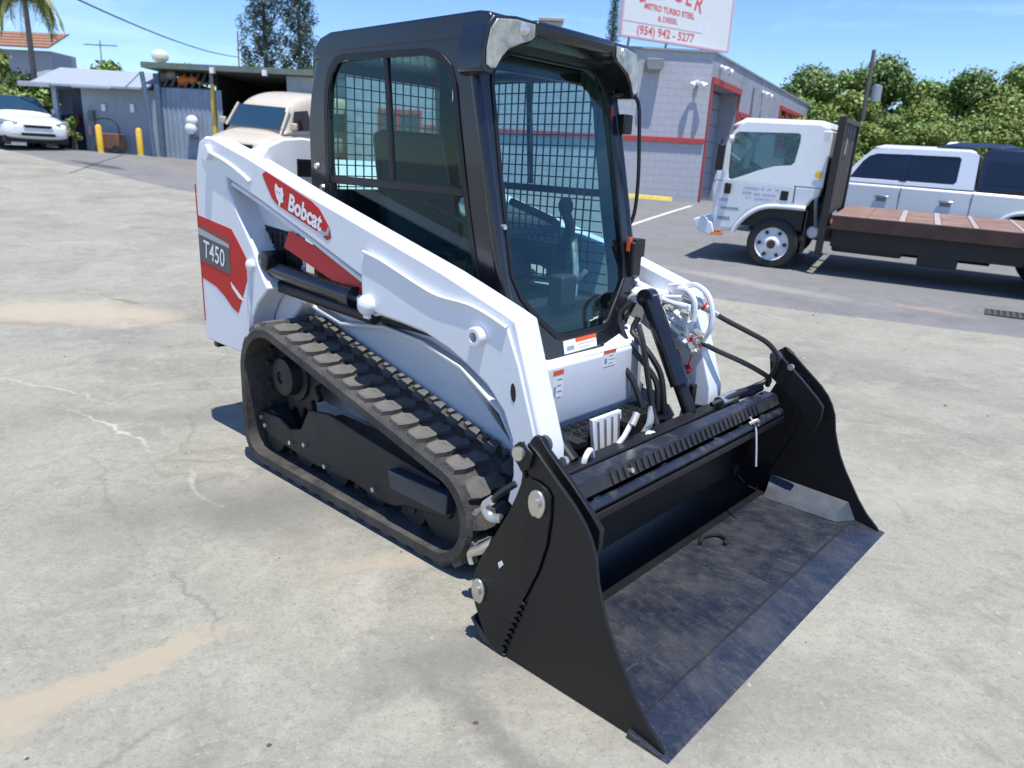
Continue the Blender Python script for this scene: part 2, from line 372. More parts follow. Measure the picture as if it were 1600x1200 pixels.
    bn = n.nodes.new('ShaderNodeBump'); bn.inputs['Strength'].default_value = 0.5; bn.inputs['Distance'].default_value = 0.008
    k(noise(110, 4, 0.75), bn.inputs['Height'])
    b2 = n.nodes.new('ShaderNodeBump'); b2.inputs['Strength'].default_value = 0.4; b2.inputs['Distance'].default_value = 0.02
    k(noise(9, 5, 0.7), b2.inputs['Height']); k(bn.outputs[0], b2.inputs['Normal']); k(b2.outputs[0], b.inputs['Normal'])
    return m

TAN = (0.41, 0.345, 0.25); TANL = (0.355, 0.305, 0.225); PALE = (0.46, 0.43, 0.355); DARKS = (0.17, 0.16, 0.14)
G_BASE = (0.292, 0.279, 0.229)
stains = [(-3.95, 6.45, -0.15, 1.25, 0.50, TAN, 0.75, 0.28), (-3.85, 7.05, -0.55, 0.34, 0.05, (0.22, 0.16, 0.10), 0.8, 0.35),
          (-4.25, 5.9, 0.05, 0.6, 0.06, (0.26, 0.20, 0.14), 0.6, 0.4),
          (-1.12, 1.78, 0.72, 0.42, 0.085, TANL, 0.95, 0.18), (-0.42, 2.45, 0.55, 0.34, 0.06, TANL, 0.6, 0.3), (-1.34, 1.5, 0.95, 0.30, 0.13, TANL, 0.8, 0.3),
          (-2.15, 3.68, -0.60, 0.46, 0.014, PALE, 0.85, 0.5), (-1.39, 2.97, -0.86, 0.22, 0.013, PALE, 0.9, 0.5), (-2.9, 4.3, -0.35, 0.6, 0.012, PALE, 0.6, 0.5),
          (0.35, 1.25, 0.6, 0.5, 0.05, PALE, 0.35, 0.5), (1.35, 3.2, 0.2, 0.9, 0.2, (0.36, 0.345, 0.30), 0.6, 0.5),
          (-0.9, 2.9, 0.3, 1.0, 0.30, (0.15, 0.143, 0.13), 0.7, 0.6), (-1.75, 2.9, -0.9, 0.6, 0.012, DARKS, 0.5, 0.6), (-1.05, 2.15, -0.85, 0.30, 0.012, DARKS, 0.6, 0.5), (-1.0, 1.42, 0.85, 0.28, 0.016, DARKS, 0.6, 0.5), (0.02, 1.55, -0.8, 0.4, 0.05, (0.15, 0.14, 0.125), 0.6, 0.5), (0.55, 1.75, 0.5, 0.3, 0.12, (0.15, 0.145, 0.13), 0.5, 0.6),
          (-0.15, 1.9, 0.2, 0.35, 0.16, (0.15, 0.145, 0.135), 0.6, 0.5), (-1.9, 3.9, 0.1, 0.9, 0.12, (0.175, 0.165, 0.15), 0.55, 0.6)]
GROUND = ground_material('weathered_concrete_grey_asphalt', G_BASE, (0.29, 0.262, 0.22), stains, 0.8, 1.25)
LANE = ground_material('darker_asphalt', (0.185, 0.183, 0.18), (0.25, 0.235, 0.21),
                       [(3.3, 9.9, -0.75, 1.6, 0.25, (0.30, 0.275, 0.24), 0.7, 0.4), (5.0, 8.75, -0.7, 0.5, 0.16, (0.33, 0.25, 0.19), 0.6, 0.5),
                        (-11.0, 19.6, -0.5, 1.3, 0.22, (0.055, 0.05, 0.055), 0.8, 0.3), (-9.8, 20.6, -0.6, 2.4, 0.6, (0.22, 0.20, 0.165), 0.5, 0.5)], 0.5, 0.8)
xs = [-400, -200, -100, -60, -40, -30, -24] + [-20+0.5*i for i in range(81)] + [22, 26, 34, 50, 80, 140, 240, 400]
ys = [-30, -12, -5] + [-2+0.5*i for i in range(60)] + [29, 31, 34, 40, 50, 70, 110, 180, 300, 600]
sheet('ground', [[(x, y, gz(x, y)) for x in xs] for y in ys], GROUND, kind='structure', label='pale weathered asphalt yard')
def edge_y(x):
    P = [(-80, 66.), (-14.9, 21.5), (-11.9, 19.6), (-7.0, 16.1), (2.36, 8.95), (3.65, 8.2), (4.5, 7.72), (5.3, 7.35), (9, 5.2), (40, -16)]
    for (a, b), (c, d) in zip(P, P[1:]):
        if a <= x <= c: return b + (d-b)*(x-a)/(c-a) + 0.06*math.sin(x*1.7)+0.03*math.sin(x*5.1)
    return 66
rows = []
lx_ = [-30, -24] + [-20+0.5*i for i in range(81)] + [22, 26, 34]
for t in [0, .12, .25, .5, .75, 1, 1.5, 2, 2.5, 3, 3.5, 4, 4.5, 5, 5.5, 6, 6.5, 7, 8, 9, 10, 11, 12, 13, 14, 15, 16, 18, 20, 24, 30]:
    rows.append([(x, edge_y(x)+t, gz(x, edge_y(x)+t)+(0.014 if t else -.003)) for x in lx_])
sheet('driveway', rows, LANE, kind='structure', label='darker asphalt driveway behind the loader')
def strip(name, a, b, wd, m, h=0.024, **kw):
    a, b = Vector(a), Vector(b); d = (b-a).normalized(); nrm = Vector((-d.y, d.x)); mb = MB(); n = 12; prev = None
    for i in range(n+1):
        p = a.lerp(b, i/n); q = [(p+nrm*s_*wd/2) for s_ in (1, -1)]
        cur = [mb.bm.verts.new((v.x, v.y, gz(v.x, v.y)+h)) for v in q]
        if prev: mb.bm.faces.new([prev[0], prev[1], cur[1], cur[0]])
        prev = cur
    return mb.build(name, m, smooth=False, **kw)
LINE = mat('worn_white_line_paint', (0.60, 0.57, 0.48), 0.7, var=0.15, vscale=7, dirt=(0.24, 0.235, 0.22), dscale=5, dlo=0.5, dhi=0.7)
strip('parking_line', (1.9, 14.6), (4.75, 20.9), 0.11, LINE, kind='structure', label='worn white parking bay line beside the workshop')

# ================================================================== LOADER
ld = empty('track_loader', (0, 3.144, 0), 'white compact track loader with black cab, open front bucket and rubber tracks on pale asphalt', 'loader', rz=-0.727)

# --- tracks
def hull(circles):
    pts = [(cx+r*math.cos(2*PI*i/96), cz+r*math.sin(2*PI*i/96)) for cx, cz, r in circles for i in range(96)]
    pts = sorted(set(pts)); cr_ = lambda o, a, b: (a[0]-o[0])*(b[1]-o[1])-(a[1]-o[1])*(b[0]-o[0])
    lo = []
    for p in pts:
        while len(lo) > 1 and cr_(lo[-2], lo[-1], p) <= 0: lo.pop()
        lo.append(p)
    hi = []
    for p in reversed(pts):
        while len(hi) > 1 and cr_(hi[-2], hi[-1], p) <= 0: hi.pop()
        hi.append(p)
    return lo[:-1]+hi[:-1]
def uniform(poly, n):
    P = [Vector(p) for p in poly]+[Vector(poly[0])]; ds = [0]
    for a, b in zip(P, P[1:]): ds.append(ds[-1]+(b-a).length)
    T = ds[-1]; r = []; j = 0
    for i in range(n):
        t = T*i/n
        while ds[j+1] < t: j += 1
        r.append(P[j].lerp(P[j+1], (t-ds[j])/max(ds[j+1]-ds[j], 1e-9)))
    return r, T
TC = [(-.88, .465, .245), (-.975, .172, .15), (.265, .222, .20)]
NL = 37
path, TLEN = uniform(hull(TC), NL*4)
TY0, TY1 = .395, .712
def make_track(sd):
    mb = MB(); prev = None; n = len(path); rings = []
    for i in range(n):
        p = path[i]; t = (path[(i+1) % n]-path[i-1]).normalized(); nn = Vector((t.y, -t.x))
        o = p; q = p-nn*0.054
        rings.append([mb.bm.verts.new((v.x, sd*y, v.y)) for v, y in ((o-nn*0.008, TY0), (o, TY0+0.012), (o+nn*.002, TY1-0.014), (o-nn*0.010, TY1), (q+nn*.008, TY1), (q, TY0))])
    for i in range(n):
        a, b = rings[i], rings[(i+1) % n]
        for k in range(6): mb.bm.faces.new([a[k], a[(k+1) % 6], b[(k+1) % 6], b[k]])
    tr = mb.build('rubber_track', RUBBER, ld)
    # lug
    h = 0.020; mb = MB()
    def plate(poly, h=h, t=0.008):
        lo = [(u, v, -0.004) for v, u in poly]; cu = sum(p[1] for p in poly)/len(poly); cv = sum(p[0] for p in poly)/len(poly)
        hi = [(u+(cu-u)*0.07, v+(cv-v)*0.03, h) for v, u in poly]; mb.slab(lo, hi)
    plate([(0.016, -.030), (.06, -.042), (.105, -.042), (.130, -.026), (.190, -.038), (.207, -.008), (.175, .034), (.12, .024), (.085, .043), (.035, .041), (.016, .028)])
    plate([(.215, .016), (.232, .048), (.275, .058), (.306, .052), (.309, .022), (.275, .010), (.245, -.010)], h*0.9)
    plate([(.275, -.036), (.306, -.034), (.306, -.010), (.278, -.012)], h*0.9)
    lug0 = None
    for i in range(NL):
        j = i*4; p = path[j]; t = (path[(j+1) % n]-path[j-1]).normalized(); nn = Vector((t.y, -t.x))
        ex = Vector((t.x, 0, t.y)); ez = Vector((nn.x, 0, nn.y)); ey = Vector((0, -sd, 0))
        m = Matrix((ex, ey, ez)).transposed().to_4x4(); m.translation = Vector((p.x, sd*TY1, p.y))
        if lug0 is None:
            lug0 = mb.build('tread_lug', DUSTY, tr, smooth=False); o = lug0
        else:
            o = bpy.data.objects.new('tread_lug', lug0.data); COL.objects.link(o); o.parent = tr
        o.matrix_local = m
    # guide blocks inside
    mb = MB()
    for j in range(0, n, 4):
        p = path[j]; t = (path[(j+1) % n]-path[j-1]).normalized(); nn = Vector((t.y, -t.x)); a = p-nn*0.034
        for yy in (0.50, 0.59):
            lo = [(a.x+t.x*u, sd*(yy+v), a.y+t.y*u) for u, v in ((-.02, -.012), (.02, -.012), (.02, .012), (-.02, .012))]
            b_ = a-nn*0.035
            mb.slab(lo, [(b_.x+t.x*u, sd*(yy+v), b_.y+t.y*u) for u, v in ((-.01, -.007), (.01, -.007), (.01, .007), (-.01, .007))])
    mb.build('guide_lug', RUBBER, tr, smooth=False, kind='stuff')
    # undercarriage frame
    fr = MB().pxz([(-1.055, .262), (-.88, .268), (-.79, .235), (-.70, .262), (-.628, .372), (-.477, .395), (.235, .318), (.285, .246), (.266, .181), (.05, .150), (-.02, .122), (-.13, .112), (-.30, .135), (-.60, .12), (-.95, .15), (-1.085, .19)], sd*.655, sd*.635)
    fr.box(-.62, .22, sd*.48, sd*.634, .17, .32)
    frame_ = fr.build('track_frame', CHAR, ld, bevel=.006)
    mb = MB().pxz([(-.01, .300), (.335, .312), (.33, .226), (.005, .222)], sd*.70, sd*.656)
    mb.build('tensioner_guard', mat('blue_grey_guard', (0.03, 0.04, 0.055), 0.4) if sd < 0 else SATIN, frame_, bevel=.006)
    for bx_, bz_ in ((-1.03, .235), (-.78, .175), (-.66, .20), (-.50, .145), (-.15, .155), (-1.0, .20)):
        MB().cyl((bx_, sd*.655, bz_), (bx_, sd*.668, bz_), .011, 8).build('bolt', ZINC, frame_)
    for rx in (-.72, -.45, -.18, .06):
        MB().lathe((rx, sd*.47, .135), (0, sd, 0), [(0, 0), (0, .075), (.05, .078), (.055, .055), (.10, .055), (.105, .078), (.155, .075), (.155, .02), (.165, .02), (.165, 0)], 24).build('track_roller', CHAR, ld)
    MB().lathe((.265, sd*.46, .222), (0, sd, 0), [(0, 0), (0, .155), (.07, .160), (.075, .12), (.10, .12), (.105, .160), (.175, .155), (.175, .05), (.19, .04), (.19, 0)], 36).build('front_idler', CHAR, ld)
    MB().lathe((-.975, sd*.46, .172), (0, sd, 0), [(0, 0), (0, .108), (.07, .11), (.075, .08), (.10, .08), (.105, .11), (.175, .105), (.175, .03), (.19, .03), (.19, 0)], 28).build('rear_idler', CHAR, ld)
    # sprocket
    mb = MB(); N = 13; poly = []
    for i in range(N*4):
        a = 2*PI*i/(N*4); r = (.205, .205, .165, .165)[i % 4]; poly.append((-.88+r*math.cos(a), .465+r*math.sin(a)))
    mb.pxz(poly, sd*.53, sd*.56)
    sp = mb.build('drive_sprocket', CHAR, ld, bevel=.004)
    MB().lathe((-.88, sd*.50, .465), (0, sd, 0), [(0, 0), (0, .13), (.075, .125), (.08, .095), (.13, .088), (.138, .06), (.14, .03), (.13, .028), (.13, 0)], 28).build('sprocket_hub', CHAR, sp)
for sd in (-1, 1): make_track(sd)

# --- chassis
ch = MB()
side = [(-1.24, .30), (.36, .22), (.44, .42), (.44, .56), (.30, .66), (.10, .745), (-.30, .80), (-.75, .775), (-1.05, .86), (-1.24, .86)]
ch.pxz(side, -.385, .385)
chassis = ch.build('chassis', WHITE, ld, bevel=.008)
for sd in (-1, 1):
    # sloped fender shelf over the track
    sh = MB(); up_ = [(-1.06, .800), (-.70, .735), (-.384, .775), (-.131, .757), (.099, .700), (.315, .575), (.40, .46)]
    lo = [(x, z-.02) for x, z in up_][::-1]
    sh.pxz(up_+lo, sd*.386, sd*.425)
    sh.build('fender_shelf', WHITE, chassis, bevel=.006)
    MB().pxz([(-1.02, .83), (-.70, .78), (-.3, .802), (.02, .768), (.20, .71), (.25, .80), (.1, .90), (-.9, .93)], sd*.36, sd*.40).build('inner_guard', SATIN, chassis)

# --- rear body
rb = MB(); rb.pxz([(-1.64, .50), (-1.20, .50), (-.92, .78), (-.92, 1.08), (-1.02, 1.26), (-1.12, 1.34), (-1.30, 1.45), (-1.58, 1.44), (-1.64, 1.36)], -.49, .49)
body = rb.build('engine_housing', WHITE, ld, bevel=.012)
hd = MB()
prof = [(-.56, 1.30), (-.56, 1.45), (-.52, 1.50), (-.44, 1.535), (-.34, 1.545), (-.29, 1.54), (-.25, 1.50), (-.235, 1.44), (-.235, 1.28)]
hd.slab([(-1.30, y, z-.03) for y, z in prof], [(-1.10, y, z) for y, z in prof])
hd.build('intake_cowl', WHITE, body, bevel=.012)
MB().box(-1.0985, -1.090, -.375, -.30, 1.365, 1.445).build('cowl_grille', SATIN, body)
for k in range(6): MB().box(-1.089, -1.083, -.372, -.303, 1.371+k*.0125, 1.376+k*.0125).build('grille_slat', CHAR, body)
MB().box(-1.655, -1.641, -.47, .47, .52, 1.30).build('tailgate', RED, body, bevel=.01)
MB().box(-1.70, -1.656, -.56, .56, .44, .50).build('rear_bumper', BLACK, body, bevel=.01)
tower = [(-1.655, .500), (-1.213, .497), (-1.185, .60), (-1.15, .70), (-1.10, .775), (-1.021, .839), (-.996, .861), (-1.03, .90), (-1.062, .944), (-1.116, 1.039), (-1.217, 1.160), (-1.323, 1.292),
         (-1.335, 1.36), (-1.37, 1.46), (-1.43, 1.515), (-1.51, 1.530), (-1.585, 1.50), (-1.63, 1.40), (-1.65, 1.20), (-1.66, .80)]
for sd in (-1, 1):
    tw = MB().pxz(tower, sd*.495, sd*.615).build('rear_tower', WHITE, ld, bevel=.008)
    MB().cyl((-1.47, sd*.615, 1.455), (-1.47, sd*.645, 1.455), .036, 20).build('pivot_pin', WHITE, tw)
    # upright ridge with rounded top on the tower corner
    MB().tube([(-1.145, sd*.617, .955), (-1.155, sd*.617, .86), (-1.165, sd*.617, .74), (-1.19, sd*.617, .60)], .016, 8, smooth=4, taper=.005).build('latch_ridge', WHITE, tw)
    MB().lathe((-1.13, sd*.615, .955), (0, sd, 0), [(0, .030), (.018, .028), (.026, .015), (.027, 0)], 16).build('tower_knob', WHITE, tw)
    e = sd*.6165; f = sd*.6175; g2 = sd*.6185; h2 = sd*.6195
    def pl(name, poly, y0, m, par=tw): return MB().pxz(poly, sd*.6145, y0).build(name, m, par, smooth=False)
    pl('red_decal', [(-1.648, 1.147), (-1.308, 1.107), (-1.235, 1.04), (-1.165, .968), (-1.155, .93), (-1.215, .82), (-1.288, .700), (-1.34, .715), (-1.42, .765), (-1.50, .80), (-1.60, .82), (-1.655, .83)], e, RED)
    pl('decal_dark_band', [(-1.652, 1.110), (-1.330, 1.060), (-1.325, 1.020), (-1.652, 1.075)], f, DKRED)  # dark red printed band of the decal
    pl('badge_panel', [(-1.653, 1.085), (-1.335, 1.030), (-1.335, .885), (-1.60, .915), (-1.653, .92)], g2, GREYD)
    pl('badge_stripe', [(-1.653, 1.085), (-1.335, 1.030), (-1.335, 1.012), (-1.653, 1.052)], h2, LGREY)
    pl('decal_flash', [(-1.345, .845), (-1.25, .79), (-1.235, .772), (-1.27, .775), (-1.335, .82)], f, DECALW)
    pl('red_back_edge', [(-1.657, .60), (-1.657, 1.30), (-1.648, 1.30), (-1.648, .60)], f, RED)
    ex = Vector((1, 0, -.14)) if sd < 0 else Vector((-1, 0, .14))
    word('T450', .125, DECALW, tw, basis((-1.495, sd*.6205, .965), ex, Vector((.14, 0, 1)) if sd < 0 else Vector((.14, 0, 1))), 'model_lettering', .001, .85)

# side opening behind the arm: body panel, mesh vent
for sd in (-1, 1):
    sp_ = MB().pxz([(-1.36, .84), (-.86, .80), (-.86, 1.22), (-1.0, 1.27), (-1.36, 1.36)], sd*.494, sd*.500).build('side_panel', WHITE, body)
    MB().pxz([(-1.215, 1.135), (-1.235, .975), (-1.16, .945), (-.93, .93), (-.875, .985), (-.90, 1.06), (-.98, 1.12)], sd*.5005, sd*.5035).build('vent_opening', SATIN, body)
    mb = MB()
    for i in range(8): x = -1.22+i*.045; mb.box(x, x+.004, sd*.504, sd*.508, .96, 1.12)
    for i in range(5): z = .965+i*.036; mb.box(-1.225, -.89, sd*.5085, sd*.512, z, z+.004)
    mb.build('vent_mesh', CHAR, body, smooth=False)

# --- lift arms
arm_poly = [(-1.56, 1.475), (-1.52, 1.525), (-1.44, 1.522), (-1.124, 1.445), (-.648, 1.312), (-.10, 1.170), (.20, 1.092), (.49, 1.003), (.555, .980), (.603, .846), (.668, .67), (.705, .57), (.715, .42), (.69, .335), (.60, .325),
            (.558, .346), (.577, .457), (.566, .575), (.52, .664), (.44, .736), (.321, .794), (.245, .825), (.116, .859), (-.023, .872), (-.150, .880), (-.190, .87), (-.235, .885), (-.262, .93), (-.268, 1.018),
            (-.60, 1.128), (-1.039, 1.268), (-1.296, 1.342), (-1.40, 1.375), (-1.50, 1.39), (-1.55, 1.42)]
plate_poly = [(-.225, 1.120), (-.19, 1.115), (-.126, 1.101), (-.02, 1.068), (.095, 1.036), (.199, 1.012), (.27, 1.008), (.344, 1.008), (.42, .992), (.53, .955), (.586, .843), (.652, .67), (.688, .57), (.700, .42), (.68, .345),
              (.60, .335), (.568, .352), (.587, .457), (.576, .58), (.53, .67), (.447, .746), (.325, .804), (.248, .835), (.118, .869), (-.023, .882), (-.15, .89), (-.225, .90), (-.252, .95), (-.256, 1.09)]
logo = [(-.985, 1.375), (-.955, 1.388), (-.60, 1.283), (-.545, 1.255), (-.475, 1.185), (-.487, 1.158), (-.52, 1.150), (-.87, 1.250), (-.91, 1.275), (-.965, 1.345)]
for sd in (-1, 1):
    arm = MB().pxz(arm_poly, sd*.51, sd*.62).build('lift_arm', WHITE, ld, bevel=.007)
    MB().pxz(plate_poly, sd*.6205, sd*.632).build('arm_plate', WHITE, arm, bevel=.005)
    MB().tube([(-.235, sd*.634, 1.118), (-.126, sd*.634, 1.096), (.0, sd*.634, 1.060), (.095, sd*.634, 1.033), (.199, sd*.634, 1.010), (.344, sd*.634, 1.004), (.44, sd*.634, .985), (.53, sd*.634, .956)], .0075, 6, smooth=4).build('weld_bead', WHITE, arm)
    MB().tube([(-1.44, sd*.622, 1.45), (-1.30, sd*.622, 1.415), (-1.17, sd*.622, 1.37), (-1.09, sd*.622, 1.335)], .011, 6, smooth=3).build('arm_rib', WHITE, arm)
    bs = MB().lathe((.404, sd*.632, .905), (0, sd, 0), [(-.001, .034), (.028, .034), (.032, .030), (.032, .018), (.004, .017), (.004, 0)], 24).build('arm_boss', WHITE, arm)
    MB().lathe((.404, sd*.637, .905), (0, sd, 0), [(0, .016), (.006, .012), (.007, 0)], 14).build('boss_pin', ZINC, bs)
    pk = MB().lathe((-.205, sd*.632, .915), (0, sd, 0), [(-.001, .040), (.022, .040), (.034, .033), (.042, .018), (.044, 0)], 24).build('cylinder_pin', WHITE, arm)
    MB().box(-.223, -.187, sd*.634, sd*.650, .862, .885).build('pin_retainer', WHITE, pk, bevel=.003)
    slot = [(.57+.011*math.cos(a)-.0*math.sin(a), .745+.032*math.sin(a)) for a in [2*PI*i/20 for i in range(20)]]
    MB().pxz([(x+(z-.745)*-.12, z) for x, z in slot], sd*.6325, sd*.6335).build('slot_opening', SATIN, arm, smooth=False)
    MB().pxz(logo, sd*.6195, sd*.6215).build('brand_decal', RED, arm, smooth=False)
    MB().pxz([(-.487, 1.158), (-.52, 1.150), (-.57, 1.165), (-.545, 1.173), (-.505, 1.165), (-.487, 1.19), (-.475, 1.185)], sd*.6198, sd*.6222).build('decal_corner', LGREY, arm, smooth=False)
    MB().pxz([(-.474, 1.178), (-.484, 1.156), (-.525, 1.148), (-.50, 1.134), (-.468, 1.144)], sd*.6196, sd*.6218).build('decal_tail', DKRED, arm, smooth=False)
    slope = -.290
    ex = Vector((1, 0, slope)) if sd < 0 else Vector((-1, 0, -slope))
    ey = Vector((-slope, 0, 1))
    cpos = (-.655, sd*.6225, 1.232) if sd < 0 else (-.72, sd*.6225, 1.251)
    word('Bobcat', .098, DECALW, arm, basis(cpos, ex, ey), 'brand_lettering', .0035, .92)
    # cat head emblem
    hp = [(-.035, .030), (-.028, .040), (-.014, .030), (.004, .030), (.020, .040), (.026, .026), (.032, .010), (.026, -.006), (.030, -.020), (.012, -.026), (.004, -.045), (-.006, -.046), (-.006, -.028), (-.020, -.020), (-.030, -.004), (-.036, .012)]
    cx, cz = (-.848, 1.292) if sd < 0 else (-.53, 1.196)
    q = [(cx+p*1.0 + r*-slope*.3, cz+r*1.0+p*slope) for p, r in hp]
    MB().pxz(q, sd*.6215, sd*.6225).build('cat_head_emblem', DECALW, arm, smooth=False)
    for (ax, az) in ((.006, .012), (-.016, .010)):
        a, b = cx+ax, cz+az+ax*slope
        MB().pxz([(a-.006, b+.003), (a+.004, b+.001), (a-.001, b-.005)], sd*.6226, sd*.6231).build('emblem_eye', RED, arm, smooth=False)
    # hydraulic line along the underside
    ul = [(-1.30, 1.318), (-1.04, 1.246), (-.60, 1.105), (-.285, .995)]
    MB().tube([(x, sd*.595, z) for x, z in ul], .011, 8).build('arm_tube', WHITE, arm)
    MB().tube([(x, sd*.555, z-.028) for x, z in ul], .010, 8).build('arm_tube', ZINC, arm)
    # red stripe plate under the arm, tilted and brightened to look sunlit
    MB().slab([(-.965, sd*.512, 1.128), (-.37, sd*.512, .985), (-.37, sd*.548, .905), (-.62, sd*.548, .965), (-.955, sd*.548, 1.055)], [(-.965, sd*.503, 1.124), (-.37, sd*.503, .98), (-.37, sd*.540, .90), (-.62, sd*.540, .96), (-.955, sd*.540, 1.05)]).build('red_stripe', ORED, body, smooth=False)
    # lift cylinder and link
    lc = MB().cyl((-1.03, sd*.555, .945), (-.42, sd*.555, .905), .040, 20).build('lift_cylinder', BLACK, ld)
    MB().cyl((-.42, sd*.555, .905), (-.22, sd*.555, .915), .020, 14).build('cylinder_rod', CHROME, lc)
    MB().cyl((-.47, sd*.555, .908), (-.40, sd*.555, .906), .046, 20).build('cylinder_gland', BLACK, lc)
    MB().lathe((-1.05, sd*.52, .985), (0, sd, 0), [(0, .045), (.085, .045), (.09, .03), (.09, 0)], 20).build('cylinder_knuckle', BLACK, lc)
    lk = MB().cyl((-1.06, sd*.53, .865), (-.30, sd*.53, .835), .030, 16).build('lower_link', CHAR, ld)
    MB().cyl((-1.0, sd*.50, .905), (-.75, sd*.50, .885), .022, 12).build('link_sleeve', ZINC, lk)
    # bob-tach bracket behind the bucket
    MB().pxz([(.62, .30), (.74, .31), (.75, .43), (.70, .49), (.62, .48)], sd*.50, sd*.63).build('attach_bracket', SATIN, arm, bevel=.006)
    # front elbow fittings beside the bucket
    if sd < 0:
        MB().tube([(.66, -.70, .47), (.62, -.73, .43), (.60, -.74, .40)], .012, 8, smooth=3).build('elbow_fitting', HOSE, arm)
        MB().tube([(.60, -.74, .405), (.575, -.75, .375), (.60, -.75, .345), (.64, -.74, .35)], .016, 8, smooth=4).build('elbow_fitting', ZINC, arm)
        MB().tube([(.62, -.75, .26), (.57, -.76, .215), (.53, -.76, .185), (.54, -.76, .15)], .017, 8, smooth=4).build('elbow_fitting', ZINC, arm)
# cross member between the arms and the quick attach frame
MB().box(.655, .72, -.509, .509, .34, .44).build('attach_crossbar', SATIN, ld, bevel=.008)
MB().box(.70, .765, -.70, .70, .12, .50).build('attach_frame', SATIN, ld, bevel=.008)

# --- front panel, step
fp = MB().pxz([(.18, .50), (.45, .50), (.455, .52), (.45, .742), (.44, .752), (.18, .755)], -.345, .345).build('front_panel', WHITE, ld, bevel=.008)
MB().slab([(.40, .10, .752), (.442, -.10, .7525), (.442, .345, .7525), (.28, .345, .7525)], [(.395, .12, .756), (.43, .05, .755), (.435, .34, .785), (.29, .345, .85)]).build('panel_lip', WHITE, fp)
def sticker(par, o, ex, ey, w_, h_, head, m_head=ORANGE, side_head=0.0, lines=3):
    b = basis(o, ex, ey)
    def q(name, x0, x1, y0, y1, d, m):
        ps = [b @ Vector((x, y, d)) for x, y in ((x0, y0), (x1, y0), (x1, y1), (x0, y1))]
        lo = [b @ Vector((x, y, -.0005)) for x, y in ((x0, y0), (x1, y0), (x1, y1), (x0, y1))]
        return MB().slab(lo, ps).build(name, m, par, smooth=False)
    s_ = q('warning_label', 0, w_, 0, h_, .0012, DECALW)
    q('label_header', w_*side_head, w_, h_-head, h_, .002, m_head)
    for i in range(lines):
        y = (h_-head)*(i+.7)/(lines+.6); q('label_print', w_*.42, w_*(.92 if i % 2 else .80), y, y+h_*.045, .0018, INK)
    q('label_symbol', w_*.08, w_*.30, h_*.18, h_*.52, .0018, INK)
sticker(fp, (.4515, .045, .690), (0, 1, 0), (0, 0, 1), .085, .068, .013, lines=3)
sticker(fp, (.4515, -.275, .60), (0, 1, 0), (0, 0, 1), .060, .128, .018, lines=4)
st = MB().box(.455, .575, -.36, .35, .475, .492).build('step_tread', SATIN, ld, bevel=.003)
mb = MB()
for i in range(13):
    for j in range(2):
        mb.lathe((.488+j*.05, -.32+i*.052, .492), (0, 0, 1), [(0, .017), (.008, .016), (.008, .010), (.0005, .009)], 8)
mb.build('step_grip', CHAR, st)
MB().box(.565, .580, -.36, .35, .455, .492).build('step_lip', CHAR, st)
MB().box(.40, .46, -.40, .40, .26, .475).build('front_crossmember', SATIN, ld, bevel=.006)
for y in (-.37, -.04):
    MB().box(.575, .66, y, y+.05, .50, .525).build('stop_bracket', SATIN, ld, bevel=.003)
    MB().box(.60, .625, y+.01, y+.04, .30, .50).build('stop_post', SATIN, ld, bevel=.003)
cov = MB(); cov.slab([(.60, -.19, .36), (.60, -.02, .36), (.585, -.02, .56), (.585, -.21, .56)], [(.62, -.19, .36), (.62, -.02, .36), (.603, -.02, .56), (.603, -.21, .56)])
cov_ = cov.build('ribbed_guard', WHITE, ld, bevel=.003)
for k in range(4): MB().tube([(.622, -.17+k*.042, .37), (.606, -.182+k*.046, .55)], .006, 6).build('guard_rib', ZINC, cov_)
MB().tube([(.70, -.245, .44), (.72, -.17, .52), (.725, -.12, .585)], .010, 8).build('attach_lever', WHITE, ld)
MB().tube([(.73, -.14, .56), (.728, -.11, .60)], .014, 8).build('lever_grip', ZINC, ld)
pl_ = MB(); pl_.tube([(.72, -.47, .455), (.735, -.30, .462), (.735, -.10, .475), (.73, .0, .49)], .017, 8, smooth=3)
pipe = pl_.build('attach_pipe', WHITE, ld)
for k in range(7):
    y = -.46+k*.075
    MB().lathe((.737, y, .463+k*.003), (.15, 1, .05), [(0, .022), (.022, .022), (.022, 0)], 6).build('pipe_nut', (ZINC if k % 2 else WHITE), pipe)
MB().tube([(.74, -.45, .47), (.745, -.44, .52), (.735, -.40, .53), (.73, -.38, .48)], .011, 7, smooth=4).build('pipe_loop', WHITE, pipe)
MB().tube([(.76, -.50, .445), (.80, -.36, .455)], .017, 8).build('pipe_end', WHITE, pipe)
for k in range(3):
    MB().tube([(.70, -.02+k*.012, .48), (.715, .0+k*.015, .53), (.70, .03, .57+k*.01)], .008, 6, smooth=3).build('pipe_branch', ZINC, pipe)

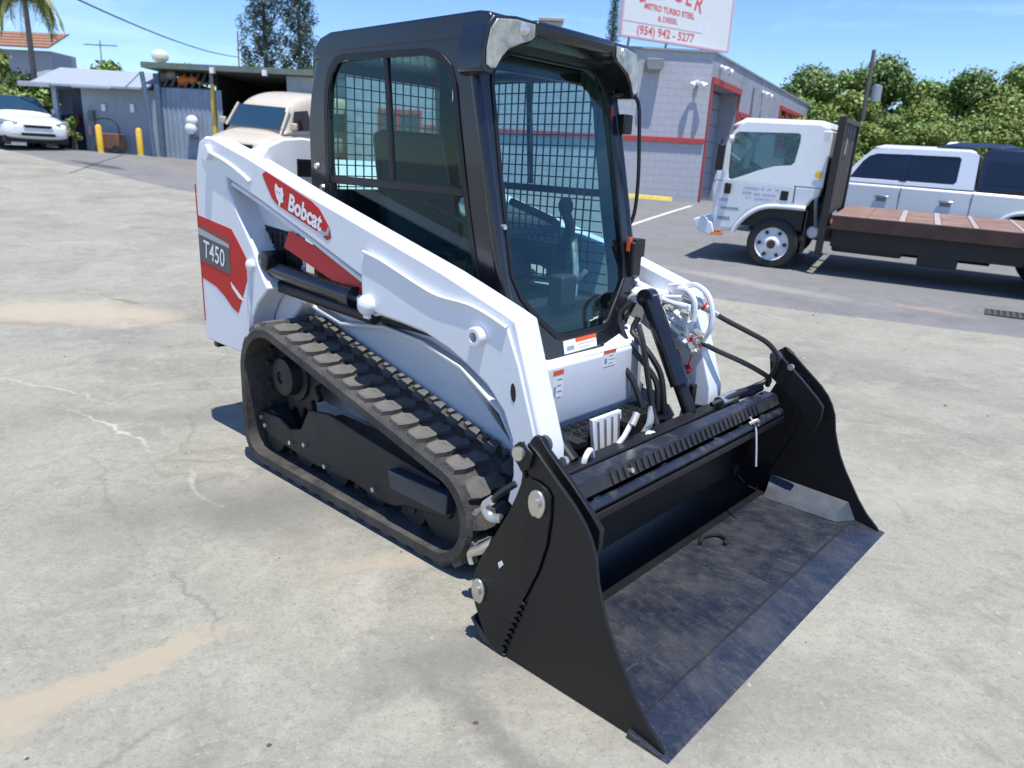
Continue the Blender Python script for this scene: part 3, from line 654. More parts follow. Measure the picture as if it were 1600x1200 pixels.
# tilt cylinders, hoses
for sd in (-1, 1):
    ty = .36 if sd > 0 else -.455
    tcy = MB().cyl((.445 if sd > 0 else .36, ty+.01, .935 if sd > 0 else .88), (.640 if sd > 0 else .56, ty, .60), .042, 20).build('tilt_cylinder', BLACK, ld)
    MB().cyl((.63 if sd > 0 else .55, ty, .615), (.70, ty, .49), .030, 16).build('tilt_rod', SATIN, tcy)
    if sd > 0:
        MB().lathe((.435, sd*.335, .945), (0, sd, 0), [(0, 0), (0, .038), (.06, .038), (.06, 0)], 20).build('tilt_knuckle', BLACK, tcy)
        MB().box(.36, .47, sd*.345, sd*.51, .915, .965).build('cylinder_mount', WHITE, tcy, bevel=.006)
hz_ = [[(.40, .30, .93), (.36, .27, .86), (.42, .26, .76), (.50, .28, .68), (.56, .30, .60), (.58, .30, .48)],
       [(.42, .33, .86), (.41, .31, .80), (.47, .29, .76), (.53, .30, .70), (.57, .32, .62), (.60, .33, .46)],
       [(.46, .27, .84), (.50, .25, .78), (.53, .26, .66), (.57, .27, .50), (.62, .25, .42)],
       [(.36, .33, .88), (.35, .26, .79), (.40, .22, .70), (.48, .24, .60), (.55, .26, .44)]]
for h in hz_: MB().tube(h, .013, 8, smooth=5).build('hydraulic_hose', HOSE, ld)
# white pipework on the inside of the far arm
wp = [[(.25, .50, 1.02), (.30, .47, 1.00), (.36, .45, .93), (.43, .45, .90), (.50, .46, .86)],
      [(.20, .47, 1.0), (.32, .44, .985), (.42, .43, .955), (.50, .44, .93), (.58, .45, .92)],
      [(.30, .41, .955), (.38, .40, .945), (.45, .41, .90), (.52, .43, .83), (.57, .44, .80)],
      [(.54, .50, 1.0), (.60, .48, 1.01), (.66, .47, .98), (.69, .47, .91), (.69, .47, .84), (.66, .47, .78)],
      [(.52, .47, .985), (.57, .46, .985), (.61, .46, .94), (.615, .46, .86)],
      [(.33, .36, .90), (.37, .35, .945), (.44, .35, .955), (.49, .38, .92)],
      [(.25, .43, .96), (.34, .42, .96), (.41, .42, .925), (.46, .42, .83), (.50, .43, .77), (.55, .44, .76)]]
wp += [[(.28, .45, 1.0), (.38, .45, .975), (.47, .44, .95), (.55, .45, .955)], [(.36, .40, .97), (.44, .42, .935), (.50, .43, .87), (.55, .45, .85), (.60, .46, .84)],
       [(.46, .49, .99), (.53, .48, 1.0), (.585, .47, .965), (.60, .47, .90), (.585, .46, .83)], [(.34, .46, .93), (.40, .46, .88), (.44, .45, .82), (.49, .45, .79)]]
for i, p_ in enumerate(wp): MB().tube(p_, .012 if i < 7 else .009, 8, smooth=5).build('white_pipe', WHITE, ld)
random.seed(3)
for k in range(26):
    x = .38+random.random()*.26; z = .965-(x-.38)*.35-random.random()*.13; y = .43+random.random()*.04
    MB().lathe((x, y, z), (random.uniform(.4, 1), -.3, random.uniform(-.6, 0)), [(0, 0), (0, .016), (.03, .016), (.03, .011), (.048, .011), (.048, 0)], 6).build('pipe_fitting', ZINC if k % 3 else WHITE, ld)
MB().box(.50, .60, .44, .505, .80, .93).build('coupler_block', WHITE, ld, bevel=.006)
# couplers with black hoses to the bucket
def coupler(p, d):
    p = Vector(p); d = Vector(d).normalized()
    o = MB().lathe(p, d, [(-.06, 0), (-.06, .018), (.0, .02), (.0, .024), (.03, .024), (.03, .018), (.075, .018), (.078, .014), (.11, .014), (.11, 0)], 14).build('hose_coupler', ZINC, ld)
    MB().lathe(p+d*.034, d, [(0, .0185), (.006, .021), (.012, .0185)], 14).build('red_band', REDCAP, o)
    return o
coupler((.60, .49, .94), (.55, .25, -.30)); coupler((.57, .47, .80), (.5, .28, -.25))
MB().tube([(.66, .515, .905), (.73, .55, .868), (.80, .60, .83), (.86, .68, .78), (.88, .76, .71), (.86, .80, .635), (.83, .79, .58), (.80, .70, .555), (.78, .55, .54), (.75, .45, .52)], .0115, 8, smooth=6).build('hydraulic_hose', HOSE, ld)
MB().tube([(.63, .50, .77), (.70, .54, .735), (.78, .62, .69), (.83, .70, .645), (.85, .78, .60), (.84, .80, .56)], .0115, 8, smooth=6).build('hydraulic_hose', HOSE, ld)
MB().lathe((.625, .475, .735), (.3, -.1, 1), [(0, 0), (0, .018), (.008, .026), (.03, .026), (.036, .02), (.036, 0)], 14).build('dust_cap', REDCAP, ld)
MB().lathe((.60, .485, .625), (.1, -.6, 1), [(0, 0), (0, .014), (.006, .020), (.025, .020), (.031, .015), (.031, 0)], 14).build('dust_cap', REDCAP, ld)
MB().tube([(.62, .478, .74), (.607, .49, .70), (.60, .487, .655)], .004, 5, smooth=3).build('cap_strap', REDCAP, ld)
MB().box(.66, .685, .40, .43, .46, .60).build('pin_lever', SATIN, ld, bevel=.004)

# --- cab
cab = MB().box(-.86, .32, -.405, .405, .775, .86).build('cab_floor', SATIN, ld, bevel=.006)
def xd(z): return .15+.24*(1.7-z)
so = [(-.87, .86), (-.895, 1.25), (-.90, 1.60), (-.872, 1.74), (-.835, 1.84), (-.79, 1.905), (-.72, 1.935), (.10, 1.935), (.118, 1.85), (.15, 1.70), (.245, 1.30), (.345, .90), (.30, .80), (-.60, .80)]
si = [(-.752, 1.05), (-.752, 1.66), (-.742, 1.74), (-.715, 1.80), (-.67, 1.84), (-.62, 1.85), (-.12, 1.84), (-.04, 1.82), (.01, 1.78), (.042, 1.71), (.06, 1.60), (.12, 1.30), (.19, 1.02), (.20, .93), (.15, .90), (-.65, .90), (-.73, .95)]
for sd in (-1, 1):
    MB().ring(so, si, lambda x, z: (x, sd*.432, z), lambda x, z: (x, sd*.395, z)).build('side_frame', BLACK, cab, bevel=.009)
    # window seal, raised
    sc = lambda P, k: [(-.3+(x+.3)*k, 1.4+(z-1.4)*k) for x, z in P]
    MB().ring(sc(si, 1.045), sc(si, .985), lambda x, z: (x, sd*.437, z), lambda x, z: (x, sd*.4325, z)).build('window_seal', SATIN, cab, bevel=.002)
    gm = MB(); gm.face([(x, sd*.422, z) for x, z in sc(si, 1.01)]); gm.build('side_window', SIDEGLASS, cab, smooth=False)
    MB().pxz([(-.755, 1.385), (.095, 1.377), (.10, 1.345), (-.755, 1.352)], sd*.432, sd*.412).build('window_rail', SATIN, cab, bevel=.004)
    MB().pxz([(-.372, 1.846), (-.345, 1.846), (-.305, 1.384), (-.332, 1.384)], sd*.430, sd*.412).build('sliding_divider', SATIN, cab, bevel=.003)
    mb = MB()
    for i in range(20):
        x = -.745+i*.043
        mb.box(x, x+.0055, sd*.398, sd*.392, .95, 1.845 if x < 0 else 1.845-(x)*1.6)
    for i in range(20):
        z = .96+i*.046
        x1 = .06+(1.6-z)*.22 if z < 1.75 else -.02
        mb.box(-.75, x1, sd*.3915, sd*.386, z, z+.0055)
    if sd > 0: mb.build('mesh_screen', BLACK, cab, smooth=False)
    else: mb.bm.free()
    MB().tube([(xd(1.86)-.008, sd*.408, 1.86), (xd(1.6)-.004, sd*.416, 1.6), (xd(1.1)-.004, sd*.416, 1.1), (xd(.98)-.01, sd*.40, .98)], .024, 12).build('corner_post', BLACK, cab)
MB().box(-.905, -.875, -.40, .40, .86, 1.30).build('rear_panel', BLACK, cab, bevel=.006)
MB().ring([(-.40, 1.25), (-.40, 1.92), (.40, 1.92), (.40, 1.25)], [(-.31, 1.32), (-.33, 1.5), (-.31, 1.82), (.31, 1.82), (.33, 1.5), (.31, 1.32)], lambda y, z: (-.90, y, z), lambda y, z: (-.865, y, z)).build('rear_frame', BLACK, cab)
gm = MB(); gm.face([(-.884, -.34, 1.30), (-.884, .34, 1.30), (-.884, .34, 1.84), (-.884, -.34, 1.84)]); gm.build('rear_window', SIDEGLASS, cab, smooth=False)
mb = MB()
for i in range(14): y = -.31+i*.0475; mb.box(-.862, -.857, y, y+.005, 1.31, 1.83)
for i in range(11): z = 1.33+i*.048; mb.box(-.8565, -.8515, -.33, .33, z, z+.005)
mb.build('rear_mesh_screen', BLACK, cab, smooth=False)
rp = [(-.86, 1.86), (-.84, 1.905), (-.795, 1.94), (-.72, 1.958), (.15, 1.962), (.20, 1.955), (.215, 1.935), (.21, 1.905), (.16, 1.885), (.08, 1.875), (-.70, 1.875)]
roof = MB().pxz(rp, -.434, .434).build('cab_roof', BLACK, cab, bevel=.010)
mb = MB().box(-.62, .02, -.33, .33, 1.962, 1.972); mb.build('roof_panel', SATIN, roof, bevel=.006)
mb = MB().pxz([(.12, 1.955), (.24, 1.955), (.252, 1.94), (.245, 1.905), (.20, 1.880), (.12, 1.872)], -.235, .235); mb.build('sun_visor', BLACK, roof, bevel=.008)
MB().pxz([(.10, 1.885), (.19, 1.885), (.16, 1.86), (.10, 1.85)], -.36, .36).build('visor_gutter', SATIN, roof, bevel=.004)
lp_ = [(.232, 1.948), (.33, 1.952), (.430, 1.942), (.462, 1.90), (.478, 1.83), (.478, 1.768), (.455, 1.756), (.43, 1.758), (.40, 1.805), (.365, 1.84), (.30, 1.868), (.25, 1.885), (.232, 1.90)]
for sd in (-1, 1):
    sh_ = lambda y: -(y-.23)*.12
    hs_ = MB().slab([(.10+sh_(y)*.6, sd*y*.97, z) for y, z in lp_], [(.248+sh_(y), sd*y, z) for y, z in lp_]).build('lamp_housing', BLACK, roof, bevel=.006)
    cy_, cz_ = .355, 1.875
    ins = [(cy_+(y-cy_)*.86, cz_+(z-cz_)*.84) for y, z in lp_]
    MB().slab([(.2485+sh_(y), sd*y, z) for y, z in ins], [(.254+sh_(y), sd*y, z) for y, z in ins]).build('lamp_lens', LENS, hs_, bevel=.003)
    MB().lathe((.236, sd*.30, 1.915), (1, sd*.4, 0), [(0, .026), (.012, .022), (.016, .01), (.017, 0)], 14).build('lamp_bulb', ZINC, hs_)
# front door
def D(y, z, off=0.0): return (xd(z)+off, y, z-off*-.24)
do = [(-.395, 1.87), (-.405, 1.70), (-.418, 1.10), (-.400, .98), (-.33, .885), (-.225, .745), (.235, .760), (.33, .885), (.400, .98), (.418, 1.10), (.405, 1.70), (.395, 1.87)]
di = [(-.355, 1.72), (-.372, 1.40), (-.378, 1.08), (-.345, 1.00), (-.28, .925), (-.17, .838), (-.14, .828), (.14, .832), (.17, .842), (.26, .935), (.325, 1.01), (.34, 1.09), (.345, 1.40), (.345, 1.68), (.335, 1.76), (.30, 1.825), (.24, 1.852), (-.24, 1.852), (-.31, 1.825), (-.345, 1.77)]
door = MB().ring(do, di, lambda y, z: D(y, z, .012), lambda y, z: D(y, z, -.014)).build('front_door', BLACK, cab, bevel=.005)
sc2 = lambda P, k: [((y)*k, 1.35+(z-1.35)*k) for y, z in P]
MB().ring(sc2(di, 1.03), sc2(di, .985), lambda y, z: D(y, z, .017), lambda y, z: D(y, z, .010)).build('door_seal', SATIN, door, bevel=.002)
p3 = sc2(di, 1.0); gm = MB(); gm.face([D(y, z, .003) for y, z in p3]); gm.build('door_glass', CABGLASS, door, smooth=False)
ux = Vector(D(0, 1.0))-Vector(D(0, .9)); 
sticker(door, D(-.135, .757, .0125), (0, 1, .02), ux, .215, .052, .016, side_head=.36, lines=2)
MB().tube([D(-.33, 1.40, -.04), D(-.34, 1.12, -.04)], .02, 8).build('door_strut', SATIN, door)
for z in (1.66, 1.145):
    MB().box(xd(z)-.02, xd(z)+.05, .405, .470, z-.045, z+.035).build('door_hinge', SATIN, door, bevel=.006)
MB().box(xd(1.07)-.01, xd(1.07)+.045, .36, .43, 1.02, 1.17).build('door_latch', SATIN, door, bevel=.008)
MB().box(xd(1.16)+.03, xd(1.16)+.045, .355, .375, 1.13, 1.19).build('latch_tab', ORANGE, door)
MB().box(xd(1.68)+.013, xd(1.68)+.019, .352, .366, 1.56, 1.72).build('door_reflector', DKRED, door)
MB().tube([(.16, .38, 1.60), (.13, .38, 1.72), (.15, .39, 1.765), (.20, .44, 1.775), (.235, .46, 1.74), (.255, .46, 1.60), (.27, .46, 1.40), (.265, .45, 1.26), (.23, .42, 1.20)], .0085, 8, smooth=5).build('grab_rail', SATIN, door)
MB().tube([(.15, .36, 1.62), (.20, .37, 1.50), (.235, .38, 1.33), (.27, .39, 1.20)], .007, 8, smooth=4).build('grab_rail', SATIN, door)
MB().lathe(D(-.395, 1.245, .012), (1, 0, .2), [(0, .012), (.012, .010), (.013, 0)], 10).build('door_bolt', ZINC, door)
for sd in (-1, 1):
    for (x, z) in ((-.84, 1.42), (-.80, 1.33)): MB().lathe((x, sd*.432, z), (0, sd, 0), [(0, .016), (.010, .012), (.011, 0)], 12).build('frame_bolt', ZINC, cab)
# interior
seat = MB().box(-.62, -.12, -.22, .22, .95, 1.08).build('seat_cushion', SEAT, cab, bevel=.04)
sb = MB().slab([(-.66, -.22, 1.05), (-.56, -.22, 1.05), (-.56, .22, 1.05), (-.66, .22, 1.05)], [(-.78, -.19, 1.58), (-.69, -.19, 1.60), (-.69, .19, 1.60), (-.78, .19, 1.58)])
sb.build('seat_back', SEAT, seat, bevel=.03)
MB().box(-.60, -.14, -.24, .24, .861, .95).build('seat_base', SATIN, seat)
for sd in (-1, 1):
    MB().box(-.50, -.02, sd*.27, sd*.37, 1.02, 1.13).build('armrest_console', SEAT, cab, bevel=.02)
    MB().tube([(-.02, sd*.32, 1.10), (.02, sd*.32, 1.20), (.0, sd*.31, 1.27)], .022, 8, smooth=3).build('joystick', SEAT, cab)
    MB().lathe((.0, sd*.31, 1.26), (-.1, 0, 1), [(0, .02), (.02, .032), (.05, .034), (.075, .022), (.08, 0)], 12).build('joystick_grip', (ZINC if sd < 0 else SEAT), cab)
MB().tube([(-.30, -.27, 1.30), (.0, -.25, 1.22), (.03, 0, 1.20), (.0, .25, 1.22), (-.30, .27, 1.30)], .018, 8, smooth=5).build('lap_bar', SEAT, cab)
MB().box(-.1, .15, -.36, .36, .861, .90).build('foot_floor', SEAT, cab)
MB().tube([(.10, .15, .90), (.22, .16, 1.02), (.24, .17, 1.05)], .012, 6).build('foot_pedal', ZINC, cab)
MB().box(.14, .22, .04, .14, .90, 1.03).build('foot_pedal', SEAT, cab, bevel=.01)
MB().tube([(.16, .20, .92), (.13, .24, 1.04), (.06, .30, 1.16)], .016, 8, smooth=3).build('control_linkage', ZINC, cab)
MB().pyz([(.04, 1.80), (.075, 1.80), (.058, 1.865)], -.60, -.595).build('warning_triangle', DKRED, cab)
MB().box(-.02, .02, -.33, .33, 1.81, 1.87).build('head_console', SATIN, cab, bevel=.01)

# --- bucket
BW = .90
def cv(P, k=6): return [(v.x, v.y) for v in spline([Vector((a, b)) for a, b in P], k)]
back = cv([(.83, .50), (.79, .455), (.755, .39), (.722, .30), (.705, .18), (.725, .085), (.79, .035), (.88, .024)], 5)
inner = [(x, z) for x, z in back]
outerp = []
for i, (x, z) in enumerate(inner):
    a = Vector(inner[max(i-1, 0)]); b = Vector(inner[min(i+1, len(inner)-1)]); t = (b-a).normalized(); outerp.append((x+t.y*.012, z-t.x*.012))
bk = MB(); n = len(inner)
for y0, y1 in ((-BW+.016, BW-.016),):
    A = [[bk.bm.verts.new((x, y, z)) for x, z in P] for P in (inner, outerp) for y in (y0, y1)]
    for i in range(n-1):
        bk.bm.faces.new([A[0][i], A[0][i+1], A[1][i+1], A[1][i]]); bk.bm.faces.new([A[2][i], A[3][i], A[3][i+1], A[2][i+1]])
bucket = bk.build('bucket', SATIN, ld)
MB().box(.88, 1.285, -BW+.016, BW-.016, .006, .024).build('bucket_floor', BUCKFLOOR, bucket, bevel=.002)
MB().slab([(1.2853, -BW-.012, .002), (1.415, -BW-.012, .0), (1.415, BW+.012, .0), (1.2853, BW+.012, .002)], [(1.2853, -BW-.012, .026), (1.405, -BW-.012, .004), (1.405, BW+.012, .004), (1.2853, BW+.012, .026)]).build('cutting_edge', BUCKEDGE, bucket)
MB().box(1.277, 1.2848, -BW+.018, BW-.018, .0245, .0275).build('weld_seam', CHAR, bucket)
seam_t = [(.878, .628), (.925, .628), (.955, .618), (.972, .597), (.975, .54), (.968, .45), (.945, .36), (.905, .262), (.893, .237)]
teeth = []
for i in range(9):
    t0 = i/9; x = .893+(.815-.893)*t0; z = .237+(.02-.237)*t0
    teeth += [(x-.006, z-.004), (x+.010, z-.012)]
front = [(.868, .725), (.905, .705), (.957, .662), (1.045, .593), (1.083, .553), (1.105, .52), (1.126, .473), (1.140, .402), (1.158, .35), (1.178, .30), (1.213, .235), (1.250, .18), (1.286, .125), (1.33, .07), (1.375, .03), (1.392, .012)]
rearc = [(.848, .722), (.832, .712), (.826, .694), (.835, .668), (.852, .652), (.861, .631), (.858, .60), (.844, .56), (.817, .495), (.778, .423), (.749, .369), (.72, .32), (.690, .25), (.679, .200), (.684, .150), (.700, .118), (.722, .075), (.740, .045), (.765, .02), (.81, .006)]
for sd in (-1, 1):
    # front clam plate and rear mould plate, meeting at a toothed joint
    clam = front + [(1.38, .004), (.82, .004)] + teeth[::-1] + seam_t[::-1] + [(.866, .65)]
    MB().pxz(clam, sd*(BW-.014), sd*(BW-.002)).build('clam_side_plate', SATIN, bucket, bevel=.002)
    rear = rearc + [(.815, .010)] + [(x-.005, z) for x, z in teeth[::-1]] + [(x-.006, z-.004) for x, z in seam_t[::-1]]
    sb2 = [(x-.02, z-.012) for x, z in seam_t]+[(.80, .03)]+[(.835, .03)]+[(x+.02, z) for x, z in seam_t[::-1]]
    MB().pxz(sb2, sd*(BW-.0145), sd*(BW-.019)).build('joint_backing', SATIN, bucket, smooth=False)  # strip added behind the joint to keep daylight from showing through
    MB().pxz(rear, sd*(BW-.013), sd*(BW+.006)).build('rear_side_plate', SATIN, bucket, bevel=.002)
    MB().pxz([(.832, .712), (.850, .728), (.870, .725), (.900, .705), (.888, .655), (.862, .640), (.850, .655), (.835, .668), (.826, .694)], sd*(BW+.0065), sd*(BW+.014)).build('pivot_ear', SATIN, bucket, bevel=.003)
    # inboard plate
    MB().pxz([(.822, .70), (.838, .722), (.860, .722), (.885, .695), (.987, .616), (1.06, .552), (1.092, .518), (1.092, .465), (1.075, .40), (1.05, .40), (.98, .50), (.90, .56), (.84, .60)], sd*.835, sd*.815).build('hinge_plate', SATIN, bucket, bevel=.003)
    e_ = BW+.006
    MB().cyl((.855, sd*(e_+.008), .695), (.855, sd*(e_+.020), .695), .020, 16).build('pivot_bolt', ZINC, bucket)
    MB().cyl((.93, sd*.813, .665), (.93, sd*.80, .665), .014, 12).build('pivot_bolt', ZINC, bucket)
    MB().cyl((.855, sd*.815, .695), (.855, sd*.80, .695), .026, 12).build('pivot_bolt', GUSSET, bucket)
    for (x, z, r, tz) in ((.925, .565, .030, .040), (.712, .190, .026, .040)):
        p = MB().pxz([(x+r*math.cos(a), z+tz*math.sin(a)*(1 if math.sin(a) > 0 else 1.15)) if abs(math.sin(a)) < .95 else (x, z+tz*math.sin(a)) for a in [2*PI*i/16 for i in range(16)]], sd*(e_+.0005), sd*(e_+.011)).build('pin_plate', ZINC, bucket, bevel=.003)
        MB().cyl((x+.004, sd*(e_+.011), z+.006), (x+.004, sd*(e_+.022), z+.006), .015, 12).build('pin_bolt', ZINC, bucket)
    MB().pxz([(.786, .318), (.800, .330), (.806, .318), (.792, .300)], sd*(e_+.0005), sd*(e_+.002)).build('part_label', DECALW, bucket, smooth=False)
    MB().box(.690, .735, sd*(BW-.06), sd*(BW-.01), .05, .12).build('clam_hook', CHAR, bucket, bevel=.004)
MB().pxz([(.70, .10), (.69, .075), (.74, .04), (.83, .012), (.82, .004), (.73, .012), (.675, .07)], -BW-.005, BW+.005).build('heel_strip', BARBLUE, bucket, bevel=.002)
# gusset inside far corner
MB().slab([(.90, .882, .03), (1.235, .882, .03), (1.30, .882, .03), (1.30, .70, .026), (1.235, .70, .026), (.90, .80, .026)][:0] or [(.89, .883, .026), (1.29, .883, .026), (1.235, .80, .026), (.90, .80, .026)],
          [(.89, .883, .115), (1.25, .883, .10), (1.225, .83, .06), (.90, .83, .06)]).build('corner_gusset', GUSSET, bucket)
MB().slab([(.89, -.883, .026), (1.29, -.883, .026), (1.235, -.80, .026), (.90, -.80, .026)],
          [(.89, -.883, .115), (1.25, -.883, .10), (1.225, -.83, .06), (.90, -.83, .06)]).build('corner_gusset', GUSSET, bucket)
# upper beam with toothed face
MB().box(.822, .880, -.814, .814, .505, .530).build('top_beam', BARBLUE, bucket, bevel=.005)
MB().box(.800, .821, -.78, .78, .46, .515).build('beam_back', BARBLUE, bucket, bevel=.004)
bf = MB(); bf.slab([(.8815, -.814, .529), (.8815, .814, .529), (.903, .814, .486), (.903, -.814, .486)], [(.874, -.814, .522), (.874, .814, .522), (.892, .814, .480), (.892, -.814, .480)])
bface = bf.build('beam_face', CHAR, bucket)
nb = 30
for i in range(nb):
    y = -.50+i*(1.12/nb)
    MB().slab([(.883, y, .523), (.883, y+.016, .523), (.9015, y+.016, .489), (.9015, y, .489)], [(.8895, y, .526), (.8895, y+.016, .526), (.909, y+.016, .492), (.909, y, .492)]).build('grip_tooth', CHAR, bface, smooth=False)
MB().tube([(.915, -.80, .455), (.915, .80, .455)], .018, 14).build('hinge_rod', BARBLUE, bucket)
for y in (-.60, -.2, .2, .42, .62): MB().box(.880, .915, y, y+.035, .437, .472).build('rod_clamp', BARBLUE, bucket, bevel=.004)
MB().box(.775, .935, -.812, .812, .408, .436).build('clam_lip', SATIN, bucket, bevel=.005)  # carried back beneath the beam to close a gap that let sunlight in
zt = MB().tube([(.905, .50, .495), (.935, .50, .46), (.955, .485, .40), (.975, .47, .30)], .0045, 6, smooth=3).build('cable_tie', LGREY, bucket)
MB().tube([(.92, .47, .475), (.94, .50, .49), (.935, .53, .46)], .008, 6, smooth=3).build('clamp_bolt', ZINC, bucket)
MB().cyl((.895, -.40, .505), (.912, -.40, .513), .009, 8).build('clamp_bolt', ZINC, bucket)
MB().tube([(.77, .62, .53), (.79, .72, .535), (.81, .79, .55)], .024, 10, smooth=3).build('bucket_cylinder', BARBLUE, bucket)
MB().cyl((.76, .50, .52), (.77, .615, .53), .028, 12).build('cylinder_end', ZINC, bucket)
MB().tube([(.92, .16, .034), (.90, .22, .034), (.93, .28, .034), (.98, .27, .034), (.99, .23, .034)], .009, 6, smooth=4).build('loose_hose', HOSE, bucket)
#SECTION2

# ================================================================== SETTING AND BACKGROUND
def wbuild(mb, name, m, root, **kw):
    bmesh.ops.translate(mb.bm, vec=-Vector(root.location), verts=mb.bm.verts[:])
    return mb.build(name, m, root, **kw)

# --- workshop
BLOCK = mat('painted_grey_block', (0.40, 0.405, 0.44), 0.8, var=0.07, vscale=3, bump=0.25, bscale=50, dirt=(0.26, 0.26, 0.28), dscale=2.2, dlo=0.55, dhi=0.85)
BLOCKB = mat('grey_block_shade_tone', (0.33, 0.34, 0.38), 0.85, var=0.10, vscale=2, bump=0.25, bscale=40, dirt=(0.20, 0.20, 0.21), dscale=1.4, dlo=0.5, dhi=0.8)  # darker copy of the block paint, the side wall's shade put into colour
REDT = mat('faded_red_trim', (0.42, 0.05, 0.045), 0.6, var=0.12)
BAYDOOR = mat('grey_bay_door', (0.24, 0.26, 0.31), 0.6, var=0.08)
C0 = Vector((5.28, 22.55)); dA = Vector((-1, -.0438)).normalized(); nA = Vector((dA.y, -dA.x)); nA = nA if nA.y < 0 else -nA
dB = Vector((.4945, .869)); inB = Vector((-.869, .4945))
ws = empty('workshop_building', (C0.x, C0.y, .6), 'long single storey grey block workshop with red trim behind the loader and truck', 'building')
def P2(p, z): return (p.x, p.y, z)
A1 = C0+dA*10.4; C1 = C0+dB*25.3; B1 = C1+inB*9; A2 = A1+Vector((-.1, 12))
notch = [C0, C0+dB*.14, C0+dB*.14+inB*.7, C0+dB*3.2+inB*.7, C0+dB*3.2, C1, B1, A2, A1]
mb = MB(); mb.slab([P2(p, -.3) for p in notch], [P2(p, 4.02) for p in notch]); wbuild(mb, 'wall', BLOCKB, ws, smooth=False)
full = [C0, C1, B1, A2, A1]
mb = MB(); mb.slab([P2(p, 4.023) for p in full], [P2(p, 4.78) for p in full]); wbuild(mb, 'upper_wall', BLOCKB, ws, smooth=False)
ROOFG = mat('grey_roof_membrane', (0.28, 0.29, 0.32), 0.8, var=0.1)
cen = sum(full, Vector((0, 0)))/5
cap = [p+(p-cen).normalized()*.07 for p in full]
mb = MB(); mb.slab([P2(p, 4.783) for p in cap], [P2(p, 4.84) for p in cap]); wbuild(mb, 'roof_edge', ROOFG, ws, smooth=False)
# blocks of the front wall: single ones in the open part, joined behind the cab
def bquad(mb, o, du, dn, w_, h_, z, t=.014):
    a = o; b = o+du*w_
    lo = [P2(a, z), P2(b, z), P2(b, z+h_), P2(a, z+h_)]
    mb.slab(lo, [(p[0]+dn.x*t, p[1]+dn.y*t, p[2]) for p in lo])
blk = None; rnd = random.Random(5)
base = MB(); bquad(base, Vector((0, 0)), Vector((1, 0)), Vector((0, -1)), .394, .194, 0, .0035)
blk = wbuild(base, 'block', BLOCK, ws, smooth=False); bmd = blk.data
for v in bmd.vertices: v.co += Vector(ws.location)
angA = math.atan2(-dA.y, -dA.x); first = True
joined = MB()
for r in range(21):
    for c in range(26):
        off = .2 if r % 2 else 0
        u0 = c*.4-off; z = .60+r*.2
        if u0+.4 > 10.35 or (z+.19 > 4.79): continue
        if c < 8 and u0 >= 0:
            o = blk if first else bpy.data.objects.new('block', bmd)
            if not first: COL.objects.link(o); o.parent = ws
            first = False
            p = C0+dA*(u0+.397)+nA*(.0006+rnd.random()*.001)
            o.matrix_local = Matrix.Translation(Vector((p.x, p.y, z))-Vector(ws.location)) @ Matrix.Rotation(angA, 4, 'Z')
        else:
            w_ = .388
            st_ = max(u0, 0.004)
            bquad(joined, C0+dA*st_, dA, nA, u0+.394-st_, .194, z, .0035)
wbuild(joined, 'block_course', BLOCK, ws, smooth=False, kind='stuff')
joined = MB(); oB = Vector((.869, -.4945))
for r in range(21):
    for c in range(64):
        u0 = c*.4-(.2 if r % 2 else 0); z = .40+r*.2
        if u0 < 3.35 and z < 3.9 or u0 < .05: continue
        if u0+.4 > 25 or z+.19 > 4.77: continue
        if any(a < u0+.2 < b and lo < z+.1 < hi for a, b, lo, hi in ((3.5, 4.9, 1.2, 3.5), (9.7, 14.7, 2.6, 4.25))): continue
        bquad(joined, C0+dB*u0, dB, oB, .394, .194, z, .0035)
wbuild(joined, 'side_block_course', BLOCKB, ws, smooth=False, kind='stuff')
def wallbox(name, o, du, dn, u0, u1, z0, z1, n0, n1, m, par=None):
    mb = MB(); a, b = o+du*u0, o+du*u1
    lo = [P2(a+dn*n0, z0), P2(b+dn*n0, z0), P2(b+dn*n0, z1), P2(a+dn*n0, z1)]
    hi = [P2(a+dn*n1, z0), P2(b+dn*n1, z0), P2(b+dn*n1, z1), P2(a+dn*n1, z1)]
    mb.slab(lo, hi); return wbuild(mb, name, m, ws, bevel=.005)
wallbox('red_stripe', C0, dA, nA, .02, 8.2, 2.33, 2.47, .021, .075, REDT)
wallbox('corner_trim', C0, dB, oB, .02, .13, .6, 4.0, .016, .05, REDT)
wallbox('bay_lintel', C0, dB, oB, .02, 3.3, 3.98, 4.16, .016, .08, REDT)
wallbox('bay_jamb', C0, dB, oB, 3.20, 3.32, .5, 3.978, .016, .05, REDT)
for k in range(7): wallbox('bay_door_panel', C0, dB, oB, .16, 3.18, .55+k*.49, .55+k*.49+.475, -.60, -.57, BAYDOOR)
for (a, b, lo, hi, n_) in ((3.5, 4.9, 1.2, 3.5, 1), (9.7, 14.7, 2.6, 4.25, 4)):
    wallbox('window_frame', C0, dB, oB, a, b, hi-.16, hi, .0, .07, REDT); wallbox('window_frame', C0, dB, oB, a, b, lo, lo+.1, .0, .07, REDT)
    for k in range(n_+1): x = a+(b-a-.12)*k/n_; wallbox('window_frame', C0, dB, oB, x, x+.12, lo+.101, hi-.161, .0, .065, REDT)
    wallbox('window_pane', C0, dB, oB, a+.02, b-.02, lo+.02, hi-.02, .001, .012, DARKGLASS)
